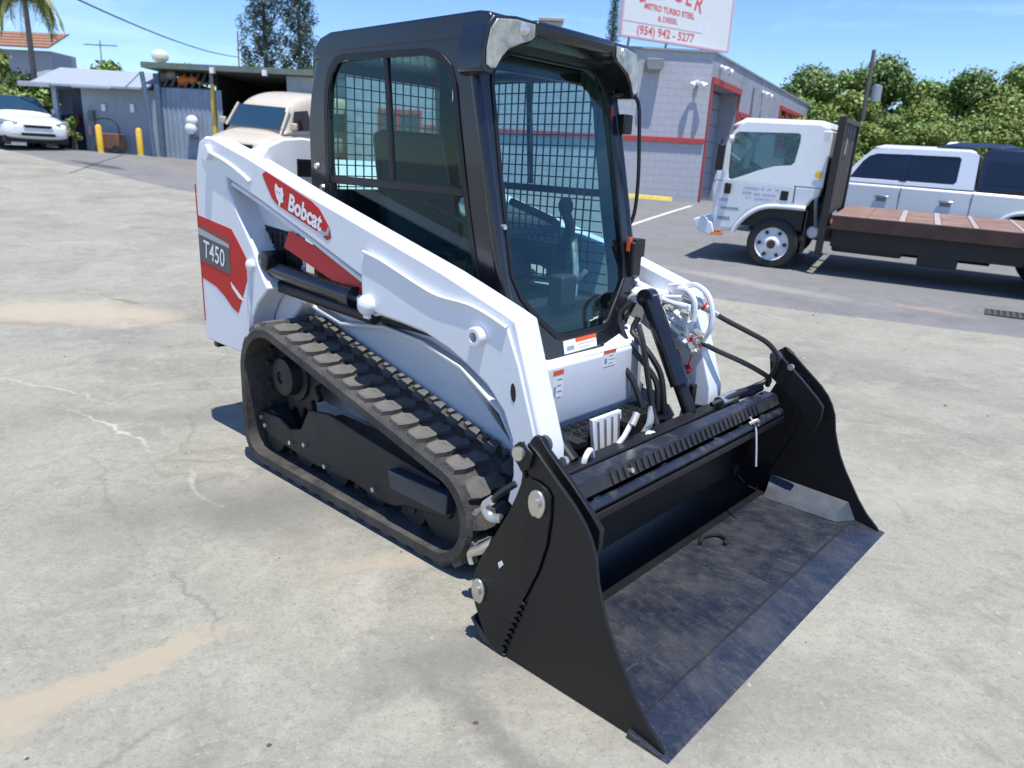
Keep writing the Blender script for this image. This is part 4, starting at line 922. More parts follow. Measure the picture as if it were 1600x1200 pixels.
# red framed window of the front wall, seen through the cab
for (u0, u1, z0, z1) in ((8.25, 9.5, 1.7, 2.85),):
    wallbox('front_window_frame', C0, dA, nA, u0, u1, z1-.12, z1, .02, .07, REDT); wallbox('front_window_frame', C0, dA, nA, u0, u1, z0, z0+.12, .02, .07, REDT)
    for x in (u0, (u0+u1)/2, u1-.1): wallbox('front_window_frame', C0, dA, nA, x, x+.1, z0+.121, z1-.121, .02, .065, REDT)
    wallbox('front_window_pane', C0, dA, nA, u0+.02, u1-.02, z0+.02, z1-.02, .018, .026, DARKGLASS)
# lamps on the wall
WHITEP = mat('white_plastic', (0.78, 0.78, 0.76), 0.4)
GREYM = mat('dull_grey_metal', (0.20, 0.22, 0.22), 0.5, var=0.1)
def wpt(o, du, dn, u, n, z): p = o+du*u+dn*n; return Vector((p.x, p.y, z))
p = wpt(C0, dA, nA, 1.72, .02, 4.22)
wl = empty('wall_lamp', p, 'dull grey box lamp high on the front wall left of the twin floodlight', 'wall lamp')
MB().pxz([(-.24, .30), (.24, .30), (.24, .10), (.20, .0), (-.20, .0), (-.24, .10)], -.34, 0).build('lamp_body', GREYM, wl, bevel=.015)
MB().box(-.19, .19, -.30, -.03, -.012, -.001).build('lamp_lens', LENS, wl)
def flood(pos, rz, label, rev=1):
    e = empty('flood_light', pos, label, 'floodlight', 'white floodlights on the workshop walls', rz)
    MB().cyl((0, 0, 0), (0, -.06, 0), .07, 16).build('mount_plate', WHITEP, e)
    MB().cyl((0, -.06, 0), (0, -.12, 0), .035, 12).build('mount_stem', WHITEP, e)
    for s_ in (-1, 1):
        h_ = MB().lathe((s_*.10, -.14, 0), (s_*.55, -.6, -.62), [(0, 0), (0, .03), (.05, .05), (.17, .095), (.21, .095), (.205, .085), (.18, .07), (.18, 0)], 16).build('lamp_head', WHITEP, e)
    MB().box(-.10, .10, -.15, -.11, -.02, .02).build('cross_arm', WHITEP, e)
flood(wpt(C0, dA, nA, .42, .02, 3.98), angA, 'white twin floodlight on the front wall above the red stripe')
flood(wpt(C0, dB, oB, .75, .02, 4.50), math.atan2(dB.y, dB.x), 'white floodlight at the top of the side wall beside the bay door corner')
flood(wpt(C0, dB, oB, 6.4, .02, 4.38), math.atan2(dB.y, dB.x), 'white floodlight further along the side wall above the truck cab')
MB().tube([wpt(C0, dB, oB, 5.0, .05, 4.4), wpt(C0, dB, oB, 5.0, .05, .6)], .03, 6).build('drain_pipe', GREYM, None, label='thin grey drain pipe down the shaded side wall', category=None)
bpy.data.objects['drain_pipe']['category'] = 'pipe'
# parking stop
a, b = Vector((.15, 22.05)), Vector((4.42, 22.1)); d = (b-a).normalized(); ps = empty('parking_stop', (a.x, a.y, gz(a.x, a.y)), 'long yellow painted parking kerb in front of the workshop wall', 'parking stop')
for k in range(2):
    u0, u1 = (0, 2.12) if k == 0 else (2.15, 4.27)
    p0 = a+d*u0; p1 = a+d*u1; mb = MB()
    pr = [(-.08, 0), (.08, 0), (.055, .14), (-.055, .14)]
    mb.slab([(p0.x, p0.y+q, gz(p0.x, p0.y)-.02+h) for q, h in pr], [(p1.x, p1.y+q, gz(p1.x, p1.y)-.02+h) for q, h in pr])
    wbuild(mb, 'stop_section', LEMON, ps, bevel=.012)
# roof vent
rv = empty('roof_vent', (.62, 23.2, 4.84), 'squat beige vent box on the workshop roof above the cab', 'roof vent')
TANM = mat('beige_metal', (0.36, 0.34, 0.30), 0.6, var=0.1)
MB().box(-.30, .30, -.3, .3, 0, .62).build('vent_case', TANM, rv, bevel=.02); MB().box(-.36, .36, -.36, .36, .622, .72).build('vent_lid', TANM, rv, bevel=.02)
# sign
sg0 = Vector((2.50, 21.95)); sd_ = Vector((.868, .497)); sn = Vector((.497, -.868))
sg = empty('roof_sign', (sg0.x, sg0.y, 5.02), 'white roof sign with red lettering and phone number on the workshop corner', 'sign')
SIGNW = mat('sign_white_face', (0.70, 0.72, 0.70), 0.5, var=0.03); SIGNR = mat('sign_faded_red', (0.70, 0.12, 0.13), 0.5, var=0.1); SIGNP = mat('sign_pink_border', (0.68, 0.42, 0.46), 0.5)
SW, SH = 4.05, 2.0
sb_ = basis((0, 0, 0), (sd_.x, sd_.y, 0), (0, 0, 1))
def sbox(name, u0, u1, v0, v1, n0, n1, m, par=sg):
    mb = MB(); mb.slab([sb_ @ Vector((u, v, n0)) for u, v in ((u0, v0), (u1, v0), (u1, v1), (u0, v1))], [sb_ @ Vector((u, v, n1)) for u, v in ((u0, v0), (u1, v0), (u1, v1), (u0, v1))])
    return mb.build(name, m, par, smooth=False)
face = sbox('sign_panel', 0, SW, 0, SH, -.12, 0, SIGNW)
for q in ((0, SW, 0, .05), (0, SW, SH-.05, SH), (0, .05, .051, SH-.051), (SW-.05, SW, .051, SH-.051)): sbox('sign_border', *q, .001, .02, SIGNP)
sbox('sign_rule', .08, 2.95, .40, .415, .001, .006, SIGNP)
for i, (ch_, u, v, an) in enumerate((('B', .64, 1.12, .22), ('A', 1.04, 1.23, .12), ('D', 1.42, 1.28, .03), ('G', 1.90, 1.29, -.05), ('E', 2.32, 1.24, -.14), ('R', 2.70, 1.13, -.24))):
    word(ch_, .60, SIGNR, sg, sb_ @ Matrix.Translation((u, v, .004)) @ Matrix.Rotation(an, 4, 'Z'), 'sign_letter', .012, .85)
word('METRO TURBO STEEL', .20, SIGNR, sg, sb_ @ Matrix.Translation((1.66, .82, .004)) @ Matrix.Rotation(-.03, 4, 'Z'), 'sign_lettering', .006, .95)
word('& DIESEL', .19, SIGNR, sg, sb_ @ Matrix.Translation((1.62, .58, .004)), 'sign_lettering', .004, 1.0)
word('(954) 942 - 5277', .31, SIGNR, sg, sb_ @ Matrix.Translation((1.60, .22, .004)), 'phone_lettering', .006, 1.0)
for u in (.6, 2.0, 3.4):
    q = sb_ @ Vector((u, .9, -.15)); MB().tube([(q.x, q.y, 1.2), (q.x-.05, q.y+1.1, -.18)], .035, 6).build('sign_brace', GREYM, sg)

# --- flatbed truck
TWHITE = mat('truck_white_paint', (0.66, 0.68, 0.70), 0.35, var=0.03, coat=0.3, dirt=(0.42, 0.40, 0.37), dscale=4, dlo=0.62, dhi=0.9)
RUST = mat('rusty_brown_steel', (0.050, 0.027, 0.022), 0.75, var=0.35, vscale=5, dirt=(0.085, 0.045, 0.034), dscale=5, dlo=0.5, dhi=0.8)
DECK = mat('brown_deck_plate', (0.20, 0.115, 0.085), 0.75, var=0.25, vscale=4, dirt=(0.30, 0.22, 0.18), dscale=3, dlo=0.45, dhi=0.75)
DECKL = mat('worn_deck_seam', (0.36, 0.30, 0.27), 0.7, var=0.15)
FRAMEM = mat('dark_chassis', (0.016, 0.015, 0.015), 0.6, var=0.3)
AMBER = mat('amber_lens', (0.85, 0.22, 0.02), 0.25, coat=0.5)
def frame(o, head, sl, sb):
    a = Vector((head[0], head[1], sl)).normalized(); b = Vector((-head[1], head[0], sb)); b = (b-a*a.dot(b)).normalized(); c = a.cross(b)
    m = Matrix((a, b, c)).transposed().to_4x4(); m.translation = Vector(o); return m
tk = empty('flatbed_truck', (0, 0, 0), 'white cab flatbed truck with rusty brown deck parked in front of the silver pickup', 'truck')
tk.matrix_world = frame((3.89, 11.34, .125), (.885, -.466), -.028, .036)
def wheel(par, a, b, r, w_, rimm, dual=False, side=1, holes=6, rimr=.66):
    t_ = MB().lathe((a, b, r), (0, side, 0), [(0, r*rimr), (-.0, r*.90), (.03, r), (w_-.03, r), (w_, r*.9), (w_, r*rimr)], 36).build('tyre', TYRE, None)
    wl_ = empty('wheel'); wl_.parent = par; t_.parent = wl_
    rm = MB().lathe((a, b+.01*side, r), (0, side, 0), [(-.01, r*rimr), (.02, r*(rimr-.03)), (.05, r*(rimr-.08)), (.035, r*.40), (.0, r*.30), (-.03, r*.22), (-.035, 0)], 36).build('rim', rimm, wl_)
    for k in range(holes):
        t = 2*PI*k/holes; q = Vector((a+r*.50*math.cos(t), b+.038*side, r+r*.50*math.sin(t)))
        MB().cyl(q, q+Vector((0, -.012*side, 0)), r*.075, 10).build('rim_hole', FRAMEM, rm)
    MB().cyl((a, b+.0*side, r), (a, b-.05*side, r), r*.17, 16).build('hub_cap', RUST if rimm is TWHITE else GREYM, wl_)
    return wl_
CW = 1.96
low = [(-1.06, 1.15), (-1.045, 1.25), (.535, 1.25), (.51, 1.12), (.42, 1.06), (.36, .955), (.02, .95), (-.18, .935), (-.33, .88), (-.45, .79), (-.54, .68), (-.62, .515), (-.94, .47), (-1.0, .72)]
cabt = MB().slab([(a, 0, z) for a, z in low], [(a, CW, z) for a, z in low]).build('cab_body', TWHITE, tk, bevel=.03)
MB().box(-.9, .34, .08, CW-.08, .60, .92).build('wheel_well', FRAMEM, tk)
upo = [(-1.045, 1.2515), (-.985, 1.50), (-.93, 1.81), (-.86, 1.97), (-.79, 2.05), (-.70, 2.11), (.36, 2.11), (.48, 2.06), (.54, 1.97), (.54, 1.2515)]
win = [(-.875, 1.82), (-.82, 1.94), (-.78, 1.965), (.07, 1.985), (.11, 1.96), (.115, 1.85), (.09, 1.58), (.05, 1.535), (-.18, 1.505), (-.41, 1.43), (-.60, 1.345), (-.79, 1.27), (-.83, 1.285), (-.85, 1.40)]
for b0, b1, gb in ((0, .04, .02), (CW, CW-.04, CW-.02)):
    MB().ring(upo, win, lambda a, z: (a, b0+(z-1.25)*.07*(1 if b0 == 0 else -1), z), lambda a, z: (a, b1+(z-1.25)*.07*(1 if b0 == 0 else -1), z)).build('cab_side', TWHITE, tk, bevel=.008)
    gm = MB(); gm.face([(a, gb+(z-1.25)*.07*(1 if b0 == 0 else -1), z) for a, z in win]); gm.build('side_window', VGLASS, tk, smooth=False)
MB().slab([(-.93, .06, 2.045), (.54, .06, 2.045), (.54, CW-.06, 2.045), (-.93, CW-.06, 2.045)], [(-.72, .12, 2.17), (.40, .12, 2.175), (.40, CW-.12, 2.175), (-.72, CW-.12, 2.17)]).build('cab_roof', TWHITE, tk, bevel=.05)
MB().box(.40, .535, .045, CW-.045, 1.26, 2.04).build('cab_rear', TWHITE, tk, bevel=.02)
gm = MB(); gm.face([(-1.03, .05, 1.28), (-1.03, CW-.05, 1.28), (-.83, CW-.1, 2.04), (-.83, .1, 2.04)]); gm.build('windscreen', VGLASS, tk, smooth=False)
dplate = [(-.92, 1.245), (.14, 1.245), (.16, 1.02), (.02, 1.01), (-.20, .995), (-.36, .935), (-.50, .83), (-.60, .70), (-.67, .56), (-.90, .54)]
dr = MB().pxz(dplate, -.008, .004).build('door', TWHITE, tk, bevel=.004)
MB().pxz([(.155, 1.245), (.168, 1.245), (.178, 1.0), (.165, 1.0)], -.006, .002).build('door_seam', FRAMEM, tk)
MB().box(-.025, .085, -.022, -.009, 1.03, 1.17).build('door_handle', SATIN, dr, bevel=.01)
arch = [(-.64, .50), (-.60, .60), (-.52, .71), (-.43, .80), (-.31, .88), (-.17, .925), (.02, .94), (.36, .94)]
MB().tube([(a, -.01, z) for a, z in arch], .035, 8, smooth=3).build('fender_lip', TWHITE, tk)
MB().pxz([(-1.02, .62), (-1.13, .69), (-1.27, .64), (-1.29, .60), (-1.20, .46), (-.97, .40), (-.93, .46), (-.98, .60)], -.02, CW+.02).build('bumper', TWHITE, tk, bevel=.02)
MB().box(-.98, -.80, -.024, .02, .42, .465).build('side_marker', AMBER, tk)
MB().tube([(-.95, -.03, 1.62), (-.98, -.16, 1.70), (-.96, -.18, 1.85)], .012, 6).build('mirror_arm', SATIN, tk)
MB().box(-1.0, -.90, -.26, -.12, 1.40, 1.78).build('mirror', SATIN, tk, bevel=.02)
MB().lathe((-.86, -.10, 1.86), (1, 0, 0), [(0, 0), (0, .06), (.05, .05), (.06, 0)], 14).build('round_mirror', TWHITE, tk)
MB().box(-.86, -.76, -.07, -.02, 1.06, 1.22).build('lower_mirror', SATIN, tk, bevel=.02)
MB().lathe((.45, -.006, 1.43), (0, -1, 0), [(0, .05), (.006, .05), (.006, 0)], 16).build('yellow_sticker', YELLOW, tk)
def scribble(n_, x0, x1, z, h, m, dens=.8):
    mb = MB(); x = x0; r_ = random.Random(int(z*1000)+n_)
    while x < x1:
        w_ = r_.uniform(.012, .024)
        if r_.random() < dens: mb.box(x, x+w_, -.0105, -.0085, z-h/2*r_.uniform(.5, 1), z+h/2*r_.uniform(.6, 1.1))
        x += w_+r_.uniform(.006, .012)
    mb.build('door_lettering', m, dr, smooth=False)
for i, (x0, x1, z, h) in enumerate(((-.57, -.26, 1.17, .035), (-.22, -.06, 1.17, .035), (-.58, -.44, 1.10, .045), (-.41, -.10, 1.09, .035), (-.52, -.45, 1.03, .035), (-.40, -.06, 1.02, .035))): scribble(i, x0, x1, z, h, INKB)
for i, (x0, x1, z, h) in enumerate(((-.93, -.80, .965, .05), (-.88, -.62, .845, .04), (-.90, -.72, .69, .055))):
    mb = MB(); x = x0
    while x < x1: mb.box(x, x+.022, -.0105, -.0085, z-h/2, z+h/2); x += .031
    mb.build('cab_lettering', INKB if i == 0 else GREYM, dr, smooth=False)
MB().box(-.1, .30, .25, .75, .96, 1.5).build('truck_seat', SEAT, tk, bevel=.05); MB().box(-.1, .30, 1.2, 1.75, .96, 1.5).build('truck_seat', SEAT, tk, bevel=.05)
MB().lathe((-.48, .45, 1.42), (.5, 0, .8), [(0, .19), (.015, .205), (.03, .19), (.015, .175), (0, .19)], 20).build('steering_wheel', SEAT, tk)
MB().box(-.95, -.70, .1, CW-.1, 1.20, 1.40).build('dashboard', SEAT, tk, bevel=.04)
wheel(tk, -.04, .0, .375, .22, TWHITE); wheel(tk, -.04, CW-.02, .375, .22, TWHITE, side=-1)
for b in (-.02, .26): wheel(tk, 3.66, b, .375, .22, TWHITE)
for b in (CW, CW-.28): wheel(tk, 3.66, b, .375, .22, TWHITE, side=-1)
MB().box(.78, 3.2, .03, .07, .44, .70).build('dark_shade_fill', FRAMEM, tk); MB().box(-.5, 5.1, .50, .62, .50, .66).build('chassis_rail', FRAMEM, tk); MB().box(-.5, 5.1, 1.34, 1.46, .50, .66).build('chassis_rail', FRAMEM, tk)  # first box is a dark fill added for the shade below the deck
MB().cyl((3.66, .1, .375), (3.66, CW-.1, .375), .08, 12).build('rear_axle', FRAMEM, tk); MB().cyl((-.04, .1, .375), (-.04, CW-.1, .375), .06, 12).build('front_axle', FRAMEM, tk)
BN, BF = -.12, 2.28
MB().box(.74, 5.15, BN, BN+.05, .70, .895).build('side_rail', RUST, tk, bevel=.006); MB().box(.74, 5.15, BF-.05, BF, .73, .895).build('side_rail', RUST, tk, bevel=.006)
for k in range(8): MB().box(.80+k*.55, .88+k*.55, BN+.051, BF-.051, .70, .84).build('cross_beam', FRAMEM, tk)
x = .76; k = 0
for w_ in (.45, .40, .09, .36, .09, .38, .07, .50, .06, .40, .42, .06, .45, .40):
    MB().box(x, x+w_-.008, BN+.052, BF-.052, .872, .897+(.003 if w_ < .1 else 0)).build('deck_panel' if w_ > .1 else 'deck_seam', DECK if w_ > .1 else DECKL, tk, bevel=.002); x += w_
MB().box(.76, 5.12, BN+.055, BF-.055, .850, .869).build('light_block_underlay', FRAMEM, tk)  # underlay added to stop sunlight falling through the deck gaps
HBM = mat('grey_brown_board', (0.075, 0.062, 0.056), 0.7, var=0.3, vscale=3)
hb = MB().box(.62, .66, BN+.05, BF-.05, .86, 2.20).build('headboard', HBM, tk)
for b in (BN, BF-.09): MB().box(.60, .70, b, b+.09, .30 if b == BN else .7, 2.24).build('headboard_post', FRAMEM, tk, bevel=.006)
MB().box(.662, .70, BN+.095, BF-.095, 2.16, 2.22).build('headboard_rail', HBM, tk)
for b in (.62, 1.08, 1.56): MB().box(.661, .668, b, b+.035, 1.0, 2.15).build('board_rib', HBM, tk)
MB().box(.662, .672, .75, .95, 1.72, 1.95).build('gap_patch', DECKL, tk)  # pale patch added for the brightness seen through a headboard gap
MB().box(.745, .765, BN-.012, BN-.001, .78, .84).build('side_lamp', AMBER, tk)
# gear behind the cab and under the deck
rnd = random.Random(11)
for k in range(12):
    a, z = rnd.uniform(.50, .60), rnd.uniform(.85, 1.5); b = rnd.uniform(.0, .9)
    MB().tube([(a, b, z), (a+rnd.uniform(-.04, .06), b+rnd.uniform(-.1, .25), z-rnd.uniform(.15, .4)), (a+.04, b+.1, .6)], rnd.uniform(.015, .04), 7, smooth=3).build('air_line', FRAMEM if k % 3 else GREYM, tk)
MB().box(.36, .58, .2, CW-.2, .62, 1.05).build('engine_cover', FRAMEM, tk, bevel=.03)
MB().lathe((.50, .10, .60), (0, 1, 0), [(0, 0), (0, .07), (.02, .09), (.30, .09), (.30, 0)], 18).build('air_tank', TWHITE, tk)
MB().box(.38, .40, .0, .35, .28, .92).build('mudguard', FRAMEM, tk)
MB().box(.80, 1.75, .08, .48, .36, .66).build('fuel_tank', FRAMEM, tk, bevel=.04); MB().box(1.95, 2.45, .05, .5, .30, .68).build('tool_box', FRAMEM, tk, bevel=.02)
MB().cyl((1.1, 1.0, .36), (2.9, 1.0, .36), .07, 12).build('exhaust_pipe', FRAMEM, tk)

# --- pickup
SILV = mat('silver_white_paint', (0.62, 0.66, 0.70), 0.30, metal=0.15, coat=0.6, var=0.02)
NAVY = mat('dark_blue_cap_paint', (0.012, 0.015, 0.035), 0.2, coat=0.6)
pk_ = empty('pickup_truck', (0, 0, 0), 'silver white crew cab pickup with dark bed cap behind the flatbed deck', 'pickup')
pk_.matrix_world = frame((7.0, 14.4, .25), (.8495, -.527), -.03, .03)
PW = 2.0
bp = [(-2.75, .45), (-2.78, .95), (-2.65, 1.14), (-.95, 1.20), (1.33, 1.19), (3.35, 1.17), (3.40, .5), (3.28, .42), (2.72, .42), (2.66, .66), (2.50, .82), (2.25, .86), (2.0, .82), (1.84, .66), (1.78, .42), (-1.15, .42), (-1.22, .66), (-1.38, .82), (-1.63, .86), (-1.88, .82), (-2.04, .66), (-2.10, .42)]
MB().slab([(a, .02 if z > 1.0 else 0, z) for a, z in bp], [(a, PW-.02 if z > 1.0 else PW, z) for a, z in bp]).build('body', SILV, pk_, bevel=.05)
ln = lambda b0, s_: (lambda a, z: (a, b0+s_*(.03+(z-1.19)*.24), z))
go = [(-.98, 1.205), (-.70, 1.60), (-.50, 1.82), (-.30, 1.875), (1.10, 1.885), (1.20, 1.87), (1.27, 1.80), (1.31, 1.205)]
g1 = [(-.80, 1.28), (-.62, 1.60), (-.52, 1.70), (-.40, 1.745), (.085, 1.755), (.085, 1.28)]
g2_ = [(.19, 1.28), (.19, 1.755), (.96, 1.765), (1.0, 1.73), (1.01, 1.33), (.97, 1.28)]
for b0, s_ in ((0, 1), (PW, -1)):
    f0, f1 = ln(b0, s_), ln(b0+s_*.05, s_)
    MB().slab([ln(b0-s_*.006, s_)(a, z) for a, z in ((.075, 1.275), (.20, 1.275), (.20, 1.76), (.075, 1.76))], [ln(b0+s_*.01, s_)(a, z) for a, z in ((.095, 1.275), (.182, 1.275), (.182, 1.76), (.095, 1.76))]).build('door_pillar', DARKGLASS, pk_)
    MB().ring([(-.98, 1.205), (-.70, 1.60), (-.50, 1.82), (-.30, 1.862), (.136, 1.862), (.136, 1.205)], g1, f0, f1).build('cabin_side', SILV, pk_, bevel=.004)
    MB().ring([(.14, 1.205), (.14, 1.862), (1.10, 1.865), (1.20, 1.855), (1.27, 1.80), (1.31, 1.205)], g2_, f0, f1).build('cabin_side', SILV, pk_, bevel=.004)
    for g_ in (g1, g2_):
        gm = MB(); gm.face([ln(b0+s_*.02, s_)(a, z) for a, z in g_]); gm.build('side_window', DARKGLASS, pk_, smooth=False)
MB().slab([(-.52, .18, 1.845), (1.24, .18, 1.845), (1.24, PW-.18, 1.845), (-.52, PW-.18, 1.845)], [(-.32, .30, 1.915), (1.12, .30, 1.925), (1.12, PW-.30, 1.925), (-.32, PW-.30, 1.915)]).build('roof', SILV, pk_, bevel=.04)
gm = MB(); gm.face([(-.98, .1, 1.22), (-.98, PW-.1, 1.22), (-.48, PW-.22, 1.84), (-.48, .22, 1.84)]); gm.build('windscreen', BLUEGLASS, pk_, smooth=False)
MB().slab([(-.85, .06, 1.202), (1.30, .06, 1.202), (1.30, PW-.06, 1.202), (-.85, PW-.06, 1.202)], [(-.4, .2, 1.72), (1.22, .2, 1.72), (1.22, PW-.2, 1.72), (-.4, PW-.2, 1.72)]).build('cabin_interior', SEAT, pk_)
for a in (-.16, .92):
    MB().box(a-.09, a+.09, -.006, .01, .885, 1.0).build('handle_recess', GREYM, pk_, bevel=.01); MB().box(a-.12, a+.12, -.035, -.008, .955, .99).build('door_handle', CHROME, pk_, bevel=.008)
for a in (-.86, .14, 1.315): MB().box(a-.006, a+.006, -.003, .004, .50, 1.17).build('door_seam', FRAMEM, pk_)
capp = [(1.33, 1.205), (1.33, 1.84), (1.45, 1.95), (3.25, 1.93), (3.35, 1.85), (3.38, 1.205)]
MB().slab([(a, .04+(z-1.2)*.2, z) for a, z in capp], [(a, PW-.04-(z-1.2)*.2, z) for a, z in capp]).build('bed_cap', NAVY, pk_, bevel=.04)
gm = MB(); gm.slab([(a, .02+(z-1.2)*.2, z) for a, z in ((1.42, 1.32), (1.42, 1.72), (3.2, 1.70), (3.2, 1.32))], [(a, .035+(z-1.2)*.2, z) for a, z in ((1.42, 1.32), (1.42, 1.72), (3.2, 1.70), (3.2, 1.32))]); gm.build('cap_window', DARKGLASS, pk_)
MB().box(2.4, 2.75, .03, .05, 1.36, 1.39).build('cap_lettering', LGREY, pk_)
MB().slab([(.55, .25, 1.93), (1.9, .25, 1.96), (1.9, 1.7, 1.96), (.55, 1.7, 1.93)], [(.9, .4, 2.02), (1.7, .4, 2.02), (1.7, 1.6, 2.02), (.9, 1.6, 2.02)]).build('roof_fairing', NAVY, pk_, bevel=.02)
MB().lathe((.82, .6, 1.93), (0, 0, 1), [(0, .14), (.05, .14), (.09, .10), (.10, 0)], 16).build('roof_beacon', WHITEP, pk_)
MB().tube([(1.70, .0, .42), (1.78, -.01, .66), (1.96, -.01, .84), (2.25, -.01, .90), (2.54, -.01, .84), (2.72, -.01, .66), (2.80, 0, .42)], .035, 8, smooth=3).build('wheel_arch', SILV, pk_)
for a in (-1.63, 2.25): wheel(pk_, a, .02, .40, .25, GREYM); wheel(pk_, a, PW-.02, .40, .25, GREYM, side=-1)

# --- lofted car bodies
def loft(sections, name, m, par, sub=2):
    bm = bmesh.new(); prev = None
    for x, half in sections:
        ring_ = [(y, z) for y, z in half]+[(-y, z) for y, z in reversed(half) if y > 1e-6]
        cur = [bm.verts.new((x, y, z)) for y, z in ring_]
        if prev:
            for i in range(len(cur)): j = (i+1) % len(cur); bm.faces.new([prev[i], prev[j], cur[j], cur[i]])
        else: bm.faces.new(cur)
        prev = cur
    bm.faces.new(prev[::-1])
    mb = MB(); mb.bm.free(); mb.bm = bm
    return mb.build(name, m, par, subsurf=sub)
CWHITE = mat('white_car_paint', (0.78, 0.79, 0.80), 0.25, coat=0.7)
p = at(64, 237, 21.6); p.z = gz(p.x, p.y); h_ = Vector((.72, -.69)).normalized(); c_ = p.xy-h_*2.25
car = empty('white_sedan', (c_.x, c_.y, gz(c_.x, c_.y)), 'white sedan facing the yard at the far left in front of the shrub', 'car', rz=math.atan2(h_.y, h_.x))
car.rotation_euler = (math.radians(-3.5), math.radians(3.5), math.atan2(h_.y, h_.x))
CARH = h_
MB().box(-2.05, 2.05, -.80, .80, .13, .30).build('underbody', FRAMEM, car)
def bsec(x, ys, zb, zt, zl=.24): return (x, [(ys*.9, zl), (ys, zl+.12), (ys, (zl+zb)/2+.05), (ys*.985, zb), (ys*.86, zb+(zt-zb)*.7), (ys*.45, zt), (0, zt)])
loft([bsec(2.27, .62, .50, .58, .28), bsec(2.20, .74, .58, .68, .22), bsec(1.95, .86, .66, .77, .2), bsec(1.4, .90, .76, .88, .2), bsec(.85, .91, .84, .97, .2), bsec(-1.5, .91, .90, 1.0, .2), bsec(-2.1, .86, .90, 1.03, .24), bsec(-2.3, .76, .80, .98, .3)], 'body', CWHITE, car)
gs = lambda x, yb, yt, zt: (x, [(yb, .88), (yb, .93), (yt, zt-.06), (yt*.6, zt), (0, zt)])
loft([gs(1.0, .74, .66, .97), gs(.85, .76, .68, 1.03), gs(.22, .78, .58, 1.43), gs(-.2, .78, .58, 1.465), gs(-.9, .78, .57, 1.44), gs(-1.6, .74, .60, 1.16), gs(-1.9, .70, .6, 1.02)], 'cabin', CWHITE, car)
def on_ground(o, x, y, hd, wb=2.4, wt=1.6):
    hd = Vector(hd).normalized(); lf = Vector((-hd.y, hd.x)); c = Vector((x, y))
    f = lambda p: gz(p.x, p.y)
    sx = (f(c+hd*wb/2)-f(c-hd*wb/2))/wb; sy = (f(c+lf*wt/2)-f(c-lf*wt/2))/wt; z = (f(c+hd*wb/2)+f(c-hd*wb/2))/2
    o.rotation_euler = (0, 0, 0); o.matrix_world = frame((x, y, z+.012), (hd.x, hd.y), sx, sy)
def quadface(name, pts, m, par, th=.0): gm = MB(); gm.face(pts); return gm.build(name, m, par, smooth=False)
quadface('windscreen', [(.90, -.64, 1.035), (.90, .64, 1.035), (.27, .52, 1.43), (.27, -.52, 1.43)], BLUEGLASS, car)
for s_ in (-1, 1):
    quadface('side_window', [(.62, s_*.785, 1.03), (.16, s_*.645, 1.37), (-.75, s_*.645, 1.37), (-1.25, s_*.775, 1.03)], DARKGLASS, car)
    MB().lathe((.60, s_*.90, 1.04), (1, 0, 0), [(-.10, 0), (-.10, .07), (-.04, .10), (.06, .09), (.10, .04), (.10, 0)], 14).build('side_mirror', CWHITE, car)
    hl = MB(); hl.slab([(2.10, s_*.46, .665), (1.80, s_*.82, .76), (1.78, s_*.84, .63), (2.10, s_*.62, .56)], [(2.245, s_*.46, .665), (1.95, s_*.875, .75), (1.93, s_*.90, .63), (2.235, s_*.62, .56)]); hl.build('headlight', GREYM, car, bevel=.02)
    hl = MB(); hl.slab([(2.18, s_*.45, .36), (2.04, s_*.72, .37), (2.04, s_*.72, .31), (2.18, s_*.45, .31)], [(2.26, s_*.45, .36), (2.10, s_*.72, .37), (2.10, s_*.72, .31), (2.26, s_*.45, .31)]); hl.build('fog_light_trim', GREYM, car, bevel=.01)
    for a in (1.42, -1.38): wheel(car, a, s_*.90, .33, .2, GREYM, side=-s_, holes=5)
MB().slab([(2.19, -.36, .60), (2.19, .36, .60), (2.19, .30, .53), (2.19, -.30, .53)], [(2.285, -.36, .60), (2.285, .36, .60), (2.29, .30, .53), (2.29, -.30, .53)]).build('grille', SATIN, car, bevel=.015)
MB().box(2.2, 2.275, -.42, .42, .31, .40).build('lower_intake', SATIN, car, bevel=.02)
MB().box(2.27, 2.30, -.36, .36, .605, .62).build('grille_trim', CHROME, car)

on_ground(car, c_.x, c_.y, CARH)
# --- tan van
TANV = mat('tan_van_paint', (0.52, 0.46, 0.36), 0.35, coat=0.4, var=0.03)
p = at(392, 240, 20.2); hv = Vector((-.30, -.954)).normalized(); c_ = p.xy-hv*1.6
van = empty('tan_van', (c_.x, c_.y, gz(c_.x, c_.y)-.02), 'tan high roof van standing half inside the dark carport', 'van')
van.rotation_euler = (0, math.radians(3), math.atan2(hv.y, hv.x))
on_ground(van, c_.x, c_.y, hv)
vs_ = lambda x, ys, zt, zl=.35: (x, [(ys*.9, zl), (ys, zl+.1), (ys, .7*zt), (ys*.97, zt*.9), (ys*.8, zt), (ys*.4, zt*1.01), (0, zt*1.01)])
loft([vs_(2.35, .80, .75, .4), vs_(2.28, .92, .88), vs_(2.0, .98, .98), vs_(1.45, 1.0, 1.10), vs_(1.2, 1.0, 1.16), vs_(-2.4, 1.0, 1.2), vs_(-2.5, .95, 1.1)], 'body', TANV, van)
vg = lambda x, yb, yt, zt: (x, [(yb, 1.02), (yb*.99, 1.12), (yt, zt-.20), (yt*.86, zt-.05), (yt*.5, zt), (0, zt)])
loft([vg(1.50, .90, .86, 1.12), vg(1.42, .93, .86, 1.22), vg(.98, .96, .82, 1.78), vg(.80, .97, .84, 1.92), vg(.25, .98, .86, 2.10), vg(-.4, .98, .86, 2.16), vg(-2.3, .98, .86, 2.14), vg(-2.45, .95, .8, 2.0)], 'cabin', TANV, van)
